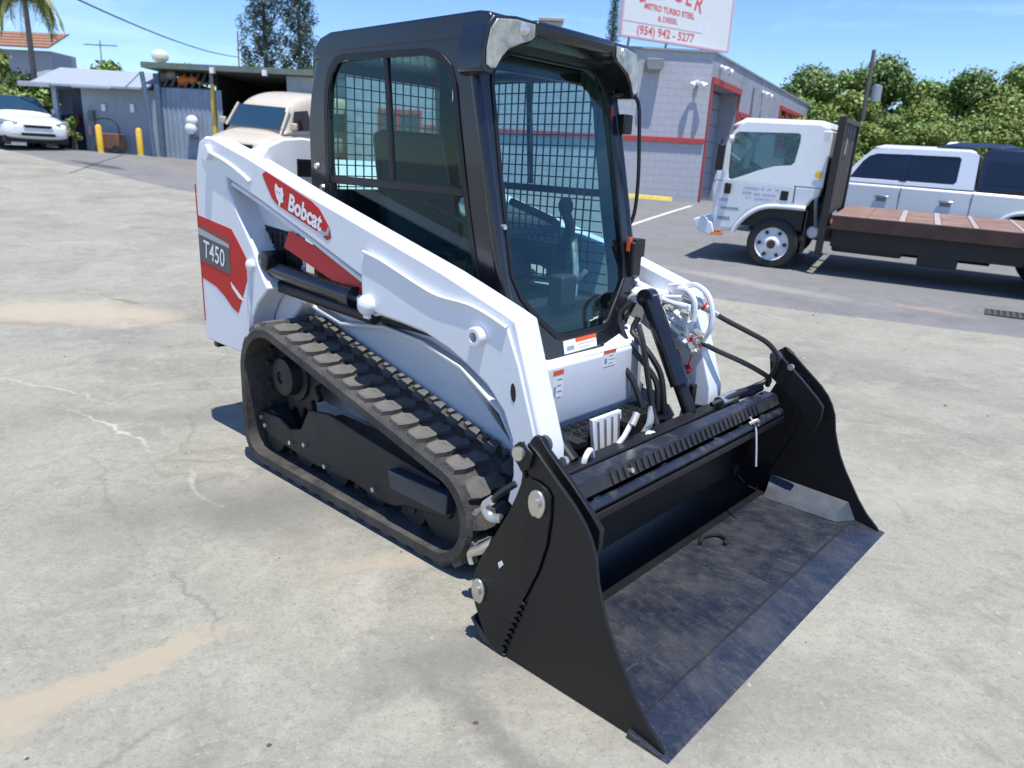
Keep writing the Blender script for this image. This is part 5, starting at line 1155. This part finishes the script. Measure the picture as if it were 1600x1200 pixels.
quadface('windscreen', [(1.475, -.80, 1.20), (1.475, .80, 1.20), (1.03, .72, 1.74), (1.03, -.72, 1.74)], BLUEGLASS, van)
for s_ in (-1, 1):
    quadface('side_window', [(1.18, s_*.975, 1.18), (.93, s_*.885, 1.66), (.30, s_*.89, 1.70), (.18, s_*.985, 1.18)], DARKGLASS, van)
    quadface('side_window', [(.0, s_*.99, 1.20), (.0, s_*.90, 1.66), (-1.9, s_*.90, 1.66), (-1.9, s_*.99, 1.20)], DARKGLASS, van)
    MB().box(1.22, 1.32, s_*1.02, s_*1.20, 1.20, 1.38).build('side_mirror', TANV, van, bevel=.03)
    for a in (1.55, -1.5): wheel(van, a, s_*.99, .36, .22, GREYM, side=-s_)
    MB().tube([(1.45, s_*.86, 1.20), (1.0, s_*.80, 1.76)], .035, 6).build('windscreen_pillar', TANV, van)
MB().box(2.28, 2.40, -.85, .85, .45, .60).build('bumper', CHROME, van, bevel=.02); MB().box(2.30, 2.36, -.6, .6, .65, .80).build('grille', SATIN, van)

# --- sheds and carport on the left
METAL = mat('blue_grey_sheet_metal', (0.25, 0.31, 0.38), 0.6, var=0.12, vscale=2, dirt=(0.20, 0.24, 0.29), dscale=2.5, dlo=0.5, dhi=0.8)
STUCCO = mat('grey_blue_stucco', (0.29, 0.335, 0.385), 0.85, var=0.10, vscale=1.5, dirt=(0.22, 0.25, 0.28), dscale=1.6, dlo=0.5, dhi=0.8)
FASC = mat('pale_roof_sheet', (0.30, 0.33, 0.37), 0.6, var=0.08)
PORCH = mat('dark_blue_porch', (0.07, 0.085, 0.13), 0.7, var=0.2)  # one dark blue for the recessed porch wall and the door
GREENE = mat('weathered_green_grey_edge', (0.13, 0.16, 0.14), 0.7, var=0.2)
DARKIN = mat('dark_interior', (0.02, 0.018, 0.018), 0.8, var=0.3)
def X(u, y=23.4): return at(u, 150, y).x
sh = empty('grey_shed', (X(160), 23.4, gz(X(160), 23.4)), 'low grey blue stucco shed with pale sloping roof left of the carport', 'building')
zb, ze = .4, 3.13
def shb(name, u0, u1, z0, z1, y0, y1, m, **kw): mb = MB(); mb.box(X(u0), X(u1), y0, y1, z0, z1); return wbuild(mb, name, m, sh, **kw)
shb('wall', 127, 246, zb, ze, 23.4, 23.6, STUCCO); shb('wing_wall', -60, 83, zb, 3.25, 26.5, 26.7, STUCCO); shb('back_wall', -60, 246, zb, 3.5, 28, 28.2, STUCCO)
shb('porch_wall', 84.2, 126.8, zb, ze, 24.3, 24.4, PORCH); shb('porch_side', 125, 128, zb, ze, 23.6, 24.3, STUCCO); shb('porch_post', 84, 91, zb, ze, 23.3, 23.42, STUCCO)
shb('porch_door', 100, 118, 1.2, 3.0, 24.25, 24.295, PORCH)
mb = MB(); x0, x1 = X(62), X(240)
mb.slab([(x0, 22.95, 3.10), (x1, 22.95, 3.10), (x1, 24.6, 3.66), (x0, 24.6, 3.70)], [(x0, 22.95, 3.16), (x1, 22.95, 3.16), (x1, 24.6, 3.72), (x0, 24.6, 3.76)]); wbuild(mb, 'roof_sheet', FASC, sh)
mb = MB(); mb.slab([(X(-70), 26.0, 3.35), (x0-.01, 26.0, 3.35), (x0-.01, 28.2, 3.8), (X(-70), 28.2, 3.9)], [(X(-70), 26.0, 3.45), (x0-.01, 26.0, 3.45), (x0-.01, 28.2, 3.9), (X(-70), 28.2, 4.0)]); wbuild(mb, 'roof_wing', GREYM, sh)
mb = MB(); mb.slab([(x0, 24.61, 3.2), (x1, 24.61, 3.2), (x1, 28, 3.2), (x0, 28, 3.2)], [(x0, 24.61, 3.70), (x1, 24.61, 3.68), (x1, 28, 3.6), (x0, 28, 3.6)]); wbuild(mb, 'rear_roof', FASC, sh)
mb = MB(); mb.box(x0-.3, X(95), 22.88, 22.95, 3.04, 3.18); wbuild(mb, 'gutter', FASC, sh, bevel=.02)
mb = MB(); mb.box(X(128), X(188), 22.88, 22.95, 3.06, 3.14); wbuild(mb, 'gutter', FASC, sh, bevel=.02)
cp = empty('carport', (X(380), 23.5, gz(X(380), 23.5)), 'open dark carport with sheet metal front and flat green edged roof', 'building')
def cpb(name, u0, u1, z0, z1, y0, y1, m, **kw): mb = MB(); mb.box(X(u0), X(u1), y0, y1, z0, z1); return wbuild(mb, name, m, cp, **kw)
rt_ = 3.74
cpb('roof', 229, 545, rt_, rt_+.16, 23.2, 30, GREENE); cpb('back_wall', 229, 545, 0, rt_, 30, 30.1, DARKIN); cpb('side_wall', 326, 330, .6, rt_, 24.0, 30, DARKIN); cpb('side_wall', 540, 545, .4, rt_, 23.5, 30, DARKIN)
cpb('floor_slab', 330, 545, .9, 1.0, 26.2, 30, DARKIN)
cpb('front_panel', 447, 545, 2.0, rt_-.02, 23.5, 23.56, METAL)
mb = MB(); x = X(252); i = 0
while x < X(326):     # corrugated sheets
    zt_ = 3.22; pan = MB()
    for k in range(8):
        d_ = .012 if k % 2 else -.012; pan.slab([(x+k*.075, 23.45+d_, .9), (x+k*.075+.074, 23.45-d_, .9), (x+k*.075+.074, 23.46-d_, .9), (x+k*.075, 23.46+d_, .9)],
                                                [(x+k*.075, 23.45+d_, zt_), (x+k*.075+.074, 23.45-d_, zt_), (x+k*.075+.074, 23.46-d_, zt_), (x+k*.075, 23.46+d_, zt_)])
    wbuild(pan, 'metal_panel', METAL, cp, smooth=False); x += .605; i += 1
DKBL = mat('dark_blue_grey_paint', (0.09, 0.14, 0.20), 0.6, var=0.15)
cpb('corner_pier', 244, 252, .9, 3.6, 23.3, 23.44, DKBL)
YP = cpb('yellow_post', 329.5, 335, .9, 3.40, 23.38, 23.46, YELLOW, bevel=.01)
cpb('upper_post', 329, 334, 3.41, rt_-.01, 23.40, 23.48, GREYM)
for i, u in enumerate((340, 420)): cpb('eave_lamp', u-3, u+3, 3.66, 3.82, 23.05, 23.19, WHITEP)
# stored things over the sheet wall
OR = mat('orange_tarp', (0.75, 0.20, 0.04), 0.6, var=0.15)
for i, (u, v, r_, m_, nm, lb) in enumerate(((288, 128, .17, OR, 'orange_bundle', 'larger orange bundle on the shelf above the sheet metal wall'), (302, 127, .13, OR, 'orange_bundle', 'smaller orange bundle beside the larger one above the metal wall'),
                                  (255, 122, .16, GREYM, 'scrap_pipe', 'grey pipes heaped above the sheet metal wall'), (268, 119, .14, TANM, 'scrap_box', 'beige box stored on the shelf above the metal wall'))):
    q = at(u, v, 23.9); o = MB().lathe(q-Vector((r_, 0, 0)), (1, 0, .2), [(0, 0), (0, r_*.6), (r_*.5, r_), (r_*1.4, r_*.9), (r_*2, r_*.5), (r_*2, 0)], 12).build(nm, m_, None, label=lb); o['category'] = nm.split('_')[-1]
sf = MB(); sf.box(X(246), X(326), 23.6, 24.4, 3.22, 3.26); wbuild(sf, 'storage_shelf', GREENE, cp)
for k in range(7):
    mb = MB(); u = 250+k*11; mb.tube([(X(u), 23.7, 3.27), (X(u+6), 24.0, 3.70)], .03, 6); wbuild(mb, 'roof_strut', GREYM, cp)
# leaning pipe
q0, q1 = at(221, 112, 22.9), at(241, 238, 22.9); o = MB().tube([q0, q0.lerp(q1, .3)+Vector((.02, 0, 0)), Vector((q1.x, q1.y, gz(q1.x, q1.y)))], .07, 8).build('leaning_pole', DKBL, None, label='dark blue pole leaning between the stucco shed and the metal wall'); o['category'] = 'pole'
# bollards
for i, (u, v) in enumerate(((158, 240), (220, 241))):
    q = at(u, v, 22.6 if i == 0 else 22.9); q.z = gz(q.x, q.y)
    e = empty('yellow_bollard', q, ('yellow bollard in front of the brown cart' if i == 0 else 'yellow bollard in front of the bare shed wall near the leaning pole'), 'bollard', 'yellow bollards before the shed')
    MB().lathe((0, 0, -.05), (0, 0, 1), [(0, .085), (.80, .085), (.84, .06), (.86, 0)], 16).build('post', YELLOW, e)
    MB().lathe((0, 0, -.02), (0, 0, 1), [(0, .16), (.03, .16), (.04, .09)], 16).build('footing', FASC, e)
# small things by the shed
def thing_box(name, u0, v0, u1, v1, y, dep_, m, label, cat, bev=.02):
    a = at(u0, v0, y); b = at(u1, v1, y); x0, x1 = sorted((a.x, b.x)); z1, z0 = max(a.z, b.z), min(a.z, b.z)
    o = MB().box(x0, x1, y, y+dep_, z0, z1).build(name, m, None, bevel=bev, label=label); o['category'] = cat; return o
BLUEB = mat('blue_plastic', (0.015, 0.025, 0.13), 0.4); REDB = mat('dull_red_plastic', (0.30, 0.05, 0.06), 0.6); PINK = mat('pink_card', (0.75, 0.30, 0.30), 0.7); BROWN = mat('brown_cart_paint', (0.16, 0.075, 0.05), 0.7, var=0.2)
MB2 = [('wall_light_box', 157, 162, 165, 174, 23.33, WHITEP, 'cream light fixture on the shed wall above the first bollard'), ('wall_light_box', 202, 162, 210, 176, 23.33, WHITEP, 'cream light fixture on the shed wall above the second bollard')]  # white boxes for the two wall light fixtures, unlit
for nm, u0, v0, u1, v1, y, m_, lb in MB2: o = thing_box(nm, u0, v0, u1, v1, y, .06, m_, lb, 'light fixture', .02); o['group'] = 'cream light fixtures on the shed wall'
thing_box('meter_box', 136, 172, 146, 188, 23.25, .14, GREENE, 'dark green meter box on the shed wall left of the cream light fixtures', 'meter box')
thing_box('pink_card', 137, 196, 144, 211, 23.2, .03, PINK, 'small pink card leaning low against the shed wall', 'card', .002)
e = empty('blue_bin', (at(97, 200, 23.6).x, 23.75, gz(at(96, 200, 23).x, 23.6)), 'dark blue bin in the dark porch beside the white sedan', 'bin'); e.scale = (.72, .72, 1.0)
MB().slab([(-.2, -.2, .05), (.2, -.2, .05), (.2, .25, .05), (-.2, .25, .05)], [(-.26, -.26, .95), (.26, -.26, .95), (.26, .30, .95), (-.26, .30, .95)]).build('bin_body', BLUEB, e, bevel=.02)
MB().slab([(-.28, -.28, .952), (.28, -.28, .952), (.28, .32, .952), (-.28, .32, .952)], [(-.24, -.22, 1.03), (.24, -.22, 1.03), (.24, .3, 1.06), (-.24, .3, 1.06)]).build('bin_lid', BLUEB, e, bevel=.02)
thing_box('red_crate', 116, 178, 125, 196, 24.1, .12, REDB, 'dull red crate hanging by the porch door', 'crate')
qx = at(168, 225, 22.95); e = empty('brown_cart', (qx.x, 22.95, gz(qx.x, 22.95)), 'brown metal cart with curved handle behind the first bollard', 'cart')
MB().box(-.28, .42, -.15, .25, .12, .58).build('cart_bin', BROWN, e, bevel=.03); MB().tube([(-.25, 0, .55), (-.30, 0, .92), (.05, 0, 1.0), (.34, 0, .88), (.42, 0, .5)], .02, 6, smooth=3).build('cart_handle', FRAMEM, e)
for x in (-.18, .32): MB().lathe((x, -.17, .12), (0, 1, 0), [(0, 0), (0, .12), (.05, .12), (.05, 0)], 14).build('cart_wheel', TYRE, e)
q = at(298, 190, 23.2); e = empty('wall_box', (q.x, 23.38, q.z-.2), 'white rounded box fixed to the sheet metal wall', 'electrical box')
MB().lathe((0, -.05, .22), (0, -1, 0), [(0, .17), (.10, .16), (.14, .11), (.15, 0)], 18).build('upper_cover', WHITEP, e); MB().lathe((-.03, -.05, .0), (0, -1, 0), [(0, .18), (.12, .17), (.16, .12), (.17, 0)], 18).build('lower_cover', WHITEP, e)
MB().box(-.08, .12, -.16, .0, -.28, -.17).build('junction', DKBL, e, bevel=.02)
# vent ball over the roof
q = at(250, 88, 24.4); e = empty('roof_ventilator', (q.x, q.y, 3.9), 'round cream ventilator ball on a stem above the shed roofs', 'ventilator')
MB().lathe((0, 0, q.z-3.9), (0, 0, 1), [(-.20, .02), (-.17, .14), (-.08, .235), (.02, .25), (.10, .22), (.17, .13), (.20, 0)], 22).build('ball', mat('cream_metal', (.70, .68, .55), .4), e)
MB().cyl((0, 0, -.6), (0, 0, q.z-4.08), .07, 12).build('stem', FASC, e)
# curb flower bed dirt patch beside the shed
# far houses
hm = empty('tiled_roof_house', (at(20, 100, 36).x, 37, 1.7), 'distant house with orange tiled roof above the shrub', 'house')
TILE = mat('orange_roof_tile', (0.26, 0.13, 0.08), 0.8, var=0.25, vscale=6)
xa, xb = at(-60, 90, 36).x-hm.location.x, at(60, 90, 36).x-hm.location.x
MB().box(xa, xb, 0, 2, -1.2, 3.9).build('wall', FASC, hm)
for k in range(5): MB().slab([(xa-.2, -.5+k*.36, 3.95+k*.17), (xb+.2, -.5+k*.36, 3.95+k*.17), (xb+.2, -.1+k*.36, 4.13+k*.17), (xa-.2, -.1+k*.36, 4.13+k*.17)], [(xa-.2, -.5+k*.36, 4.03+k*.17), (xb+.2, -.5+k*.36, 4.03+k*.17), (xb+.2, -.1+k*.36, 4.18+k*.17), (xa-.2, -.1+k*.36, 4.18+k*.17)]).build('roof_tile_row', TILE, hm)
# storm drain
dg = empty('storm_drain', (6.0, 8.62, gz(6.0, 8.62)+.016), 'dark iron storm drain grate set in the driveway at the right edge', 'drain', rz=-.55)
IRON = mat('rusty_iron', (0.07, 0.06, 0.055), 0.7, var=0.3)
MB().box(-.34, .42, -.20, .20, .0, .006).build('pit', DARKIN, dg)
for q in ((-.36, .44, -.23, -.20), (-.36, .44, .20, .23), (-.36, -.34, -.2, .2), (.42, .44, -.2, .2)): MB().box(*q, .0, .016).build('grate_frame', IRON, dg)
for k in range(12): MB().box(-.33+k*.063, -.30+k*.063, -.199, .199, .008, .014).build('grate_bar', IRON, dg)

# --- vegetation
LEAF = mat('tree_leaf', (0.155, 0.23, 0.04), 0.5, island=0.4); LEAFY = mat('yellow_green_leaf', (0.18, 0.24, 0.04), 0.5, island=0.4); LEAFD = mat('dark_leaf', (0.115, 0.185, 0.038), 0.5, island=0.45)
PINEL = mat('pine_needle', (0.075, 0.115, 0.085), 0.6, island=0.5); PALML = mat('palm_leaflet', (0.11, 0.14, 0.03), 0.5, island=0.5); BARK = mat('bark', (0.12, 0.095, 0.075), 0.9, var=0.3)
def leafmesh(name, clumps, n, size, m, seed, flat=.75, elong=1.6):
    r_ = random.Random(seed); vs = []; fs = []; tot = sum(c[3]**2 for c in clumps)
    for cx, cy, cz, cr_ in clumps:
        for _ in range(int(n*cr_**2/tot)):
            d = Vector((r_.gauss(0, 1), r_.gauss(0, 1), r_.gauss(0, 1))).normalized(); rr = cr_*(r_.random()**.45)
            if r_.random() < .16: rr *= r_.uniform(1.1, 1.45)
            p = Vector((cx, cy, cz))+Vector((d.x*rr, d.y*rr, d.z*rr*flat))
            nn = (d+Vector((r_.gauss(0, .6), r_.gauss(0, .6), r_.gauss(.3, .6)))).normalized(); t = nn.orthogonal().normalized(); t = Matrix.Rotation(r_.random()*6.28, 3, nn) @ t; b = nn.cross(t)
            s_ = size*r_.uniform(.6, 1.3); i = len(vs)
            vs += [p-t*s_*elong*.5, p+b*s_*.45+nn*s_*.1, p+t*s_*elong*.5, p-b*s_*.45+nn*s_*.1]; fs.append((i, i+1, i+2, i+3))
    me = bpy.data.meshes.new(name); me.from_pydata([tuple(v) for v in vs], [], fs); me.materials.append(m); return me
def blobs(seed, W, H, n, z0, rmin, rmax):
    r_ = random.Random(seed); out_ = []
    for _ in range(n):
        a = r_.random()*6.28; t = r_.random(); z = z0+H*t; rad = W*math.sqrt(max(.05, 1-(2*t-.85)**2*.75))*r_.random()**.5
        out_.append((rad*math.cos(a), rad*math.sin(a)*.8, z, r_.uniform(rmin, rmax)))
    return out_
crowns = [leafmesh('crown_a', blobs(1, 2.1, 5.2, 34, .6, .42, 1.0), 20000, .12, LEAF, 1), leafmesh('crown_b', blobs(2, 2.2, 4.8, 34, .5, .42, .95), 20000, .12, LEAFY, 2), leafmesh('crown_c', blobs(3, 1.9, 5.6, 32, .6, .4, .95), 20000, .12, LEAFD, 3)]
def tree(x, y, z, ci, sc, label, h=1.0, trunk=True, rz=0, name='broadleaf_tree'):
    e = empty(name, (x, y, z), label, 'tree', 'trees behind the workshop and truck', rz); e.scale = (sc, sc, sc*h)
    o = bpy.data.objects.new('crown', crowns[ci]); COL.objects.link(o); o.parent = e
    mb = MB(); mb.tube([(0, 0, -.6), (.08, .05, 1.2), (.0, .1, 2.6), (.15, 0, 4.0)], .16, 7, smooth=2, taper=.05)
    for k in range(4): a = k*1.7; mb.tube([(0, .05, 1.3+k*.4), (math.cos(a)*.8, math.sin(a)*.7, 2.3+k*.5), (math.cos(a)*1.3, math.sin(a)*1.1, 3.1+k*.5)], .07, 5, taper=.02)
    mb.build('trunk', BARK, e); return e
tl = [(1225, 128, 38, 0, 'low green tree just above the far end of the workshop roof'), (1262, 112, 40, 2, 'dark green tree between the workshop end and the leaning pole'), (1300, 98, 42, 0, 'tall green tree left of the leaning utility pole'),
      (1335, 118, 38, 1, 'yellow green tree directly behind the utility pole'), (1385, 100, 42, 2, 'dark crowned tree right of the utility pole'), (1425, 96, 43, 0, 'green tree with pointed top between pole and frame edge'), (1455, 140, 38, 1, 'lower yellow green tree above the pickup beacon'),
      (1490, 128, 41, 0, 'green tree under the dip in the tree line'), (1535, 120, 40, 2, 'dark tree right of the dip in the tree line'), (1572, 104, 39, 1, 'yellow green tree above the bed cap near the frame edge'), (1612, 88, 40, 0, 'tallest green tree at the right frame edge')]
for i, (u, v, y, ci, lb) in enumerate(tl):
    q = at(u, v, y); z0 = .5; hgt = q.z-z0; tree(q.x, y, z0, ci, 1.0+.08*(i % 3), lb, hgt/(6.4*(1.0+.08*(i % 3))), rz=i*1.3)
UL = ['pale leafy tree low behind the truck cab roof', 'leafy tree just left of the flatbed headboard top', 'pale leafy tree at the foot of the leaning pole above the headboard', 'leafy tree above the front side window of the pickup',
      'pale leafy tree above the rear side window of the pickup', 'leafy tree directly behind the front of the dark bed cap', 'pale leafy tree over the bed cap at the frame edge']
for i, (u, v, y, ci) in enumerate(((1245, 165, 34, 1), (1300, 170, 35, 0), (1352, 175, 34.5, 1), (1410, 172, 35, 0), (1470, 178, 34, 1), (1530, 170, 35, 0), (1590, 165, 34, 1))):
    q = at(u, v, y); tree(q.x, y, .5, ci, .85, ['broad understorey tree in front of the taller tree line'][0], (q.z-.5)/5.4, rz=i*2.1, name='understorey_tree')['label'] = UL[i]
# background undergrowth mass
um = leafmesh('undergrowth', [(at(u, 200, 46).x, 46, 1.5+1.6*((i*7) % 3), 2.3) for i, u in enumerate(range(1190, 1700, 18))], 14000, .30, LEAFD, 9)
o = bpy.data.objects.new('undergrowth', um); COL.objects.link(o); tag(o, 'dark leafy undergrowth filling the gaps behind the trees', kind='stuff')
# dome tree and far shrubs on the left
def simple_tree(name, u, v, y, w_, m, seed, label, n=2500, cat='tree', zbot=1.5, ls=.16):
    q = at(u, v, y); W = w_/FPX*y/2; H = max(q.z-zbot, 1.0); r_ = random.Random(seed)
    cl = []
    for _ in range(16):
        a = r_.random()*6.28; t = r_.random(); rad = W*.75*math.sqrt(max(.1, 1-t*t))*r_.random()**.5; cl.append((rad*math.cos(a), rad*math.sin(a), H*(.30+.60*t), W*r_.uniform(.28, .46)))
    e = empty(name, (q.x, y, zbot), label, cat)
    me = leafmesh('crown', cl, n, ls, m, seed); o = bpy.data.objects.new('crown', me); COL.objects.link(o); o.parent = e
    MB().tube([(0, 0, -.8), (.05, 0, H*.4), (0, .05, H*.75)], .12, 7, taper=.04).build('trunk', BARK, e); return e
simple_tree('round_tree', 162, 82, 44, 82, LEAF, 21, 'round green tree rising over the pale shed roof', 5000)
simple_tree('round_tree', 300, 90, 46, 55, LEAFY, 22, 'small pale green tree above the carport roof right of the ventilator')
simple_tree('round_tree', 400, 88, 46, 40, LEAF, 23, 'small green tree at the foot of the left pine')
simple_tree('round_tree', 488, 92, 46, 30, LEAFD, 24, 'small dark tree at the foot of the right pine')
simple_tree('round_tree', 90, 94, 44, 40, LEAF, 25, 'low green treetop right of the orange roof')
b_ = simple_tree('leafy_shrub', 30, 106, 25.3, 95, LEAF, 26, 'tall leafy shrub behind the white sedan', 5200, 'shrub', 1.5, .10)
simple_tree('leafy_shrub', 112, 203, 22.9, 26, LEAFY, 27, 'low bright green plant beside the blue bin', 700, 'plant', 1.35, .07)
simple_tree('leafy_shrub', -10, 70, 30, 60, LEAFY, 28, 'yellow green treetop at the left edge beside the orange roof', 2500, 'tree', 1.6, .14)
# pines
def pine(u, y, ztop, zbase, W, seed, label, n=5200):
    q = at(u, 60, y); r_ = random.Random(seed); H = ztop-zbase; cl = []; e = empty('pine_tree', (q.x, y, zbase), label, 'pine tree', 'tall pines beyond the carport')
    mb = MB(); mb.tube([(0, 0, -1), (.1, 0, H*.4), (0, .1, H*.8), (0, 0, H)], .20, 7, taper=.03)
    for k in range(46):
        t = k/46; z = H*(.12+.86*t); a = k*2.4; L_ = W*(1.15-.65*t)*r_.uniform(.6, 1); d = Vector((math.cos(a), math.sin(a), 0))
        mb.tube([(0, 0, z), d*L_*.5+Vector((0, 0, z+L_*.25)), d*L_+Vector((0, 0, z+L_*.75))], .035, 4, taper=.01)
        for j in range(3): f = .45+.28*j; p = d*L_*f; cl.append((p.x, p.y, z+L_*.75*f**1.5, .34*r_.uniform(.6, 1.2)))
    me = leafmesh('needles', cl, int(n*1.7), .085, PINEL, seed, 1.8, 3.2); o = bpy.data.objects.new('needles', me); COL.objects.link(o); o.parent = e
    mb.build('trunk', BARK, e)
pine(412, 48, 15.5, 2.0, 1.45, 31, 'left of the two tall open crowned pines beyond the carport')
pine(466, 48, 15.0, 2.0, 1.3, 32, 'right of the two tall open crowned pines nearest the loader cab')
pine(957, 70, 16.8, 2.0, .75, 33, 'thin dark pine rising beside the left edge of the roof sign', 2500)
# palm
pb = at(62, 190, 25.3); pt = at(37, -14, 25.3); pm = empty('palm_tree', (pb.x, 25.3, gz(pb.x, 25.3)), 'slender palm with drooping fronds over the shrub at the left', 'palm tree')
o_ = Vector(pm.location); tp = pt-o_
MB().tube([(0, 0, -.1), (0, 0, pb.z-o_.z), (tp.x*.45, 0, tp.z*.55), (tp.x*.85, 0, tp.z*.85), tp], .11, 9, smooth=3, taper=.065).build('trunk', mat('palm_bark', (.16, .145, .13), .85, var=.2, vscale=10), pm)
r_ = random.Random(44)
for k in range(15):
    a = k*2.4; d = Vector((math.cos(a), math.sin(a), 0)); L_ = r_.uniform(.72, 1.0); up__ = r_.uniform(-.1, .8); mb = MB(); pts = []
    for i in range(9): t = i/8; pts.append(tp+d*L_*math.sin(t*1.35)*.95+Vector((0, 0, up__*math.sin(t*1.9)*.7-1.25*t*t)))
    mb.tube(pts, .018, 4, taper=.006); sd_v = d.cross(Vector((0, 0, 1)))
    for i in range(1, 9):
        for j in range(4):
            p = pts[i-1].lerp(pts[i], j/4)
            for s_ in (-1, 1):
                l2 = .42*(1-.4*abs(i/8-.45)); e1 = p+sd_v*s_*l2*.55+d*.10+Vector((0, 0, -l2*r_.uniform(.55, 1.0))); mb.face([p, p+d*.045, e1+d*.01, e1])
    mb.build('frond', PALML, pm, smooth=False)
# --- utility poles and wires
WOOD = mat('weathered_pole_wood', (0.13, 0.11, 0.10), 0.9, var=0.2)
def pole(u0, v0, u1, v1, y, r_, label, cross=0, can=False):
    a, b = at(u1, v1, y), at(u0, v0, y); e = empty('utility_pole', a, label, 'utility pole', 'utility poles beyond the yard')
    MB().tube([Vector((0, 0, -3)), b-a], r_, 8, taper=r_*.7).build('pole', WOOD, e); d = b-a
    if cross: MB().box(d.x-cross, d.x+cross, -.03, .03, d.z-.32, d.z-.26).build('cross_arm', WOOD, e)
    if can: MB().lathe(d+Vector((.35, -.2, -2.2)), (0, 0, 1), [(0, 0), (0, .22), (.7, .22), (.75, 0)], 14).build('transformer', FASC, e); MB().lathe(d+Vector((.05, -.2, -4.4)), (0, 0, 1), [(0, 0), (0, .16), (.4, .16), (.45, 0)], 12).build('cable_box', FASC, e)
    return b
t1 = pole(1366, 78, 1346, 200, 36, .13, 'leaning wooden utility pole in front of the right hand trees', 0, True)
t2 = pole(156, 63, 158, 110, 52, .045, 'small distant utility pole with cross arm above the round tree', 1.1)
t3 = pole(371, 50, 373, 104, 46, .05, 'thin distant utility pole left of the pines')
w0 = at(60, -30, 17); w1 = at(372, 89, 46)
o = MB().tube([w0.lerp(w1, t/14)+Vector((0, 0, -.8*4*(t/14)*(1-t/14)*.35)) for t in range(15)], .022, 5).build('overhead_wire', SATIN, None, label='black overhead wire running down to the thin distant pole'); o['category'] = 'wire'
q0 = t1+Vector((0, 0, -3.4)); q1 = at(1700, 165, 40)
o = MB().tube([q0.lerp(q1, t/8)+Vector((0, 0, -.3*4*(t/8)*(1-t/8))) for t in range(9)], .018, 5).build('overhead_wire', GREYM, None, label='thin wire running right from the leaning pole across the trees'); o['category'] = 'wire'
# small debris on the asphalt
DEB = mat('pale_pebble', (0.40, 0.37, 0.32), 0.8); DEBD = mat('brown_leaf_bit', (0.10, 0.07, 0.045), 0.8)
r_ = random.Random(77); mb = MB(); mb2 = MB()
for k in range(420):
    x, y = r_.uniform(-4.5, 5), r_.uniform(.9, 9); s_ = r_.uniform(.003, .009)*(1 if r_.random() < .93 else 2); t = mb if k % 3 else mb2
    lo = [(x+s_*math.cos(a+k)*r_.uniform(.7, 1.2), y+s_*math.sin(a+k)*r_.uniform(.7, 1.2), gz(x, y)-.001+(.018 if y > edge_y(x) else 0)) for a in (0, 1.3, 2.6, 3.9, 5.1)]
    t.slab(lo, [(p[0]*.4+x*.6, p[1]*.4+y*.6, p[2]+s_*.7) for p in lo])
mb.build('gravel', DEB, None, smooth=False, kind='stuff', label='pale grit scattered on the asphalt'); mb2.build('leaf_litter', DEBD, None, smooth=False, kind='stuff', label='brown leaf bits scattered on the asphalt')
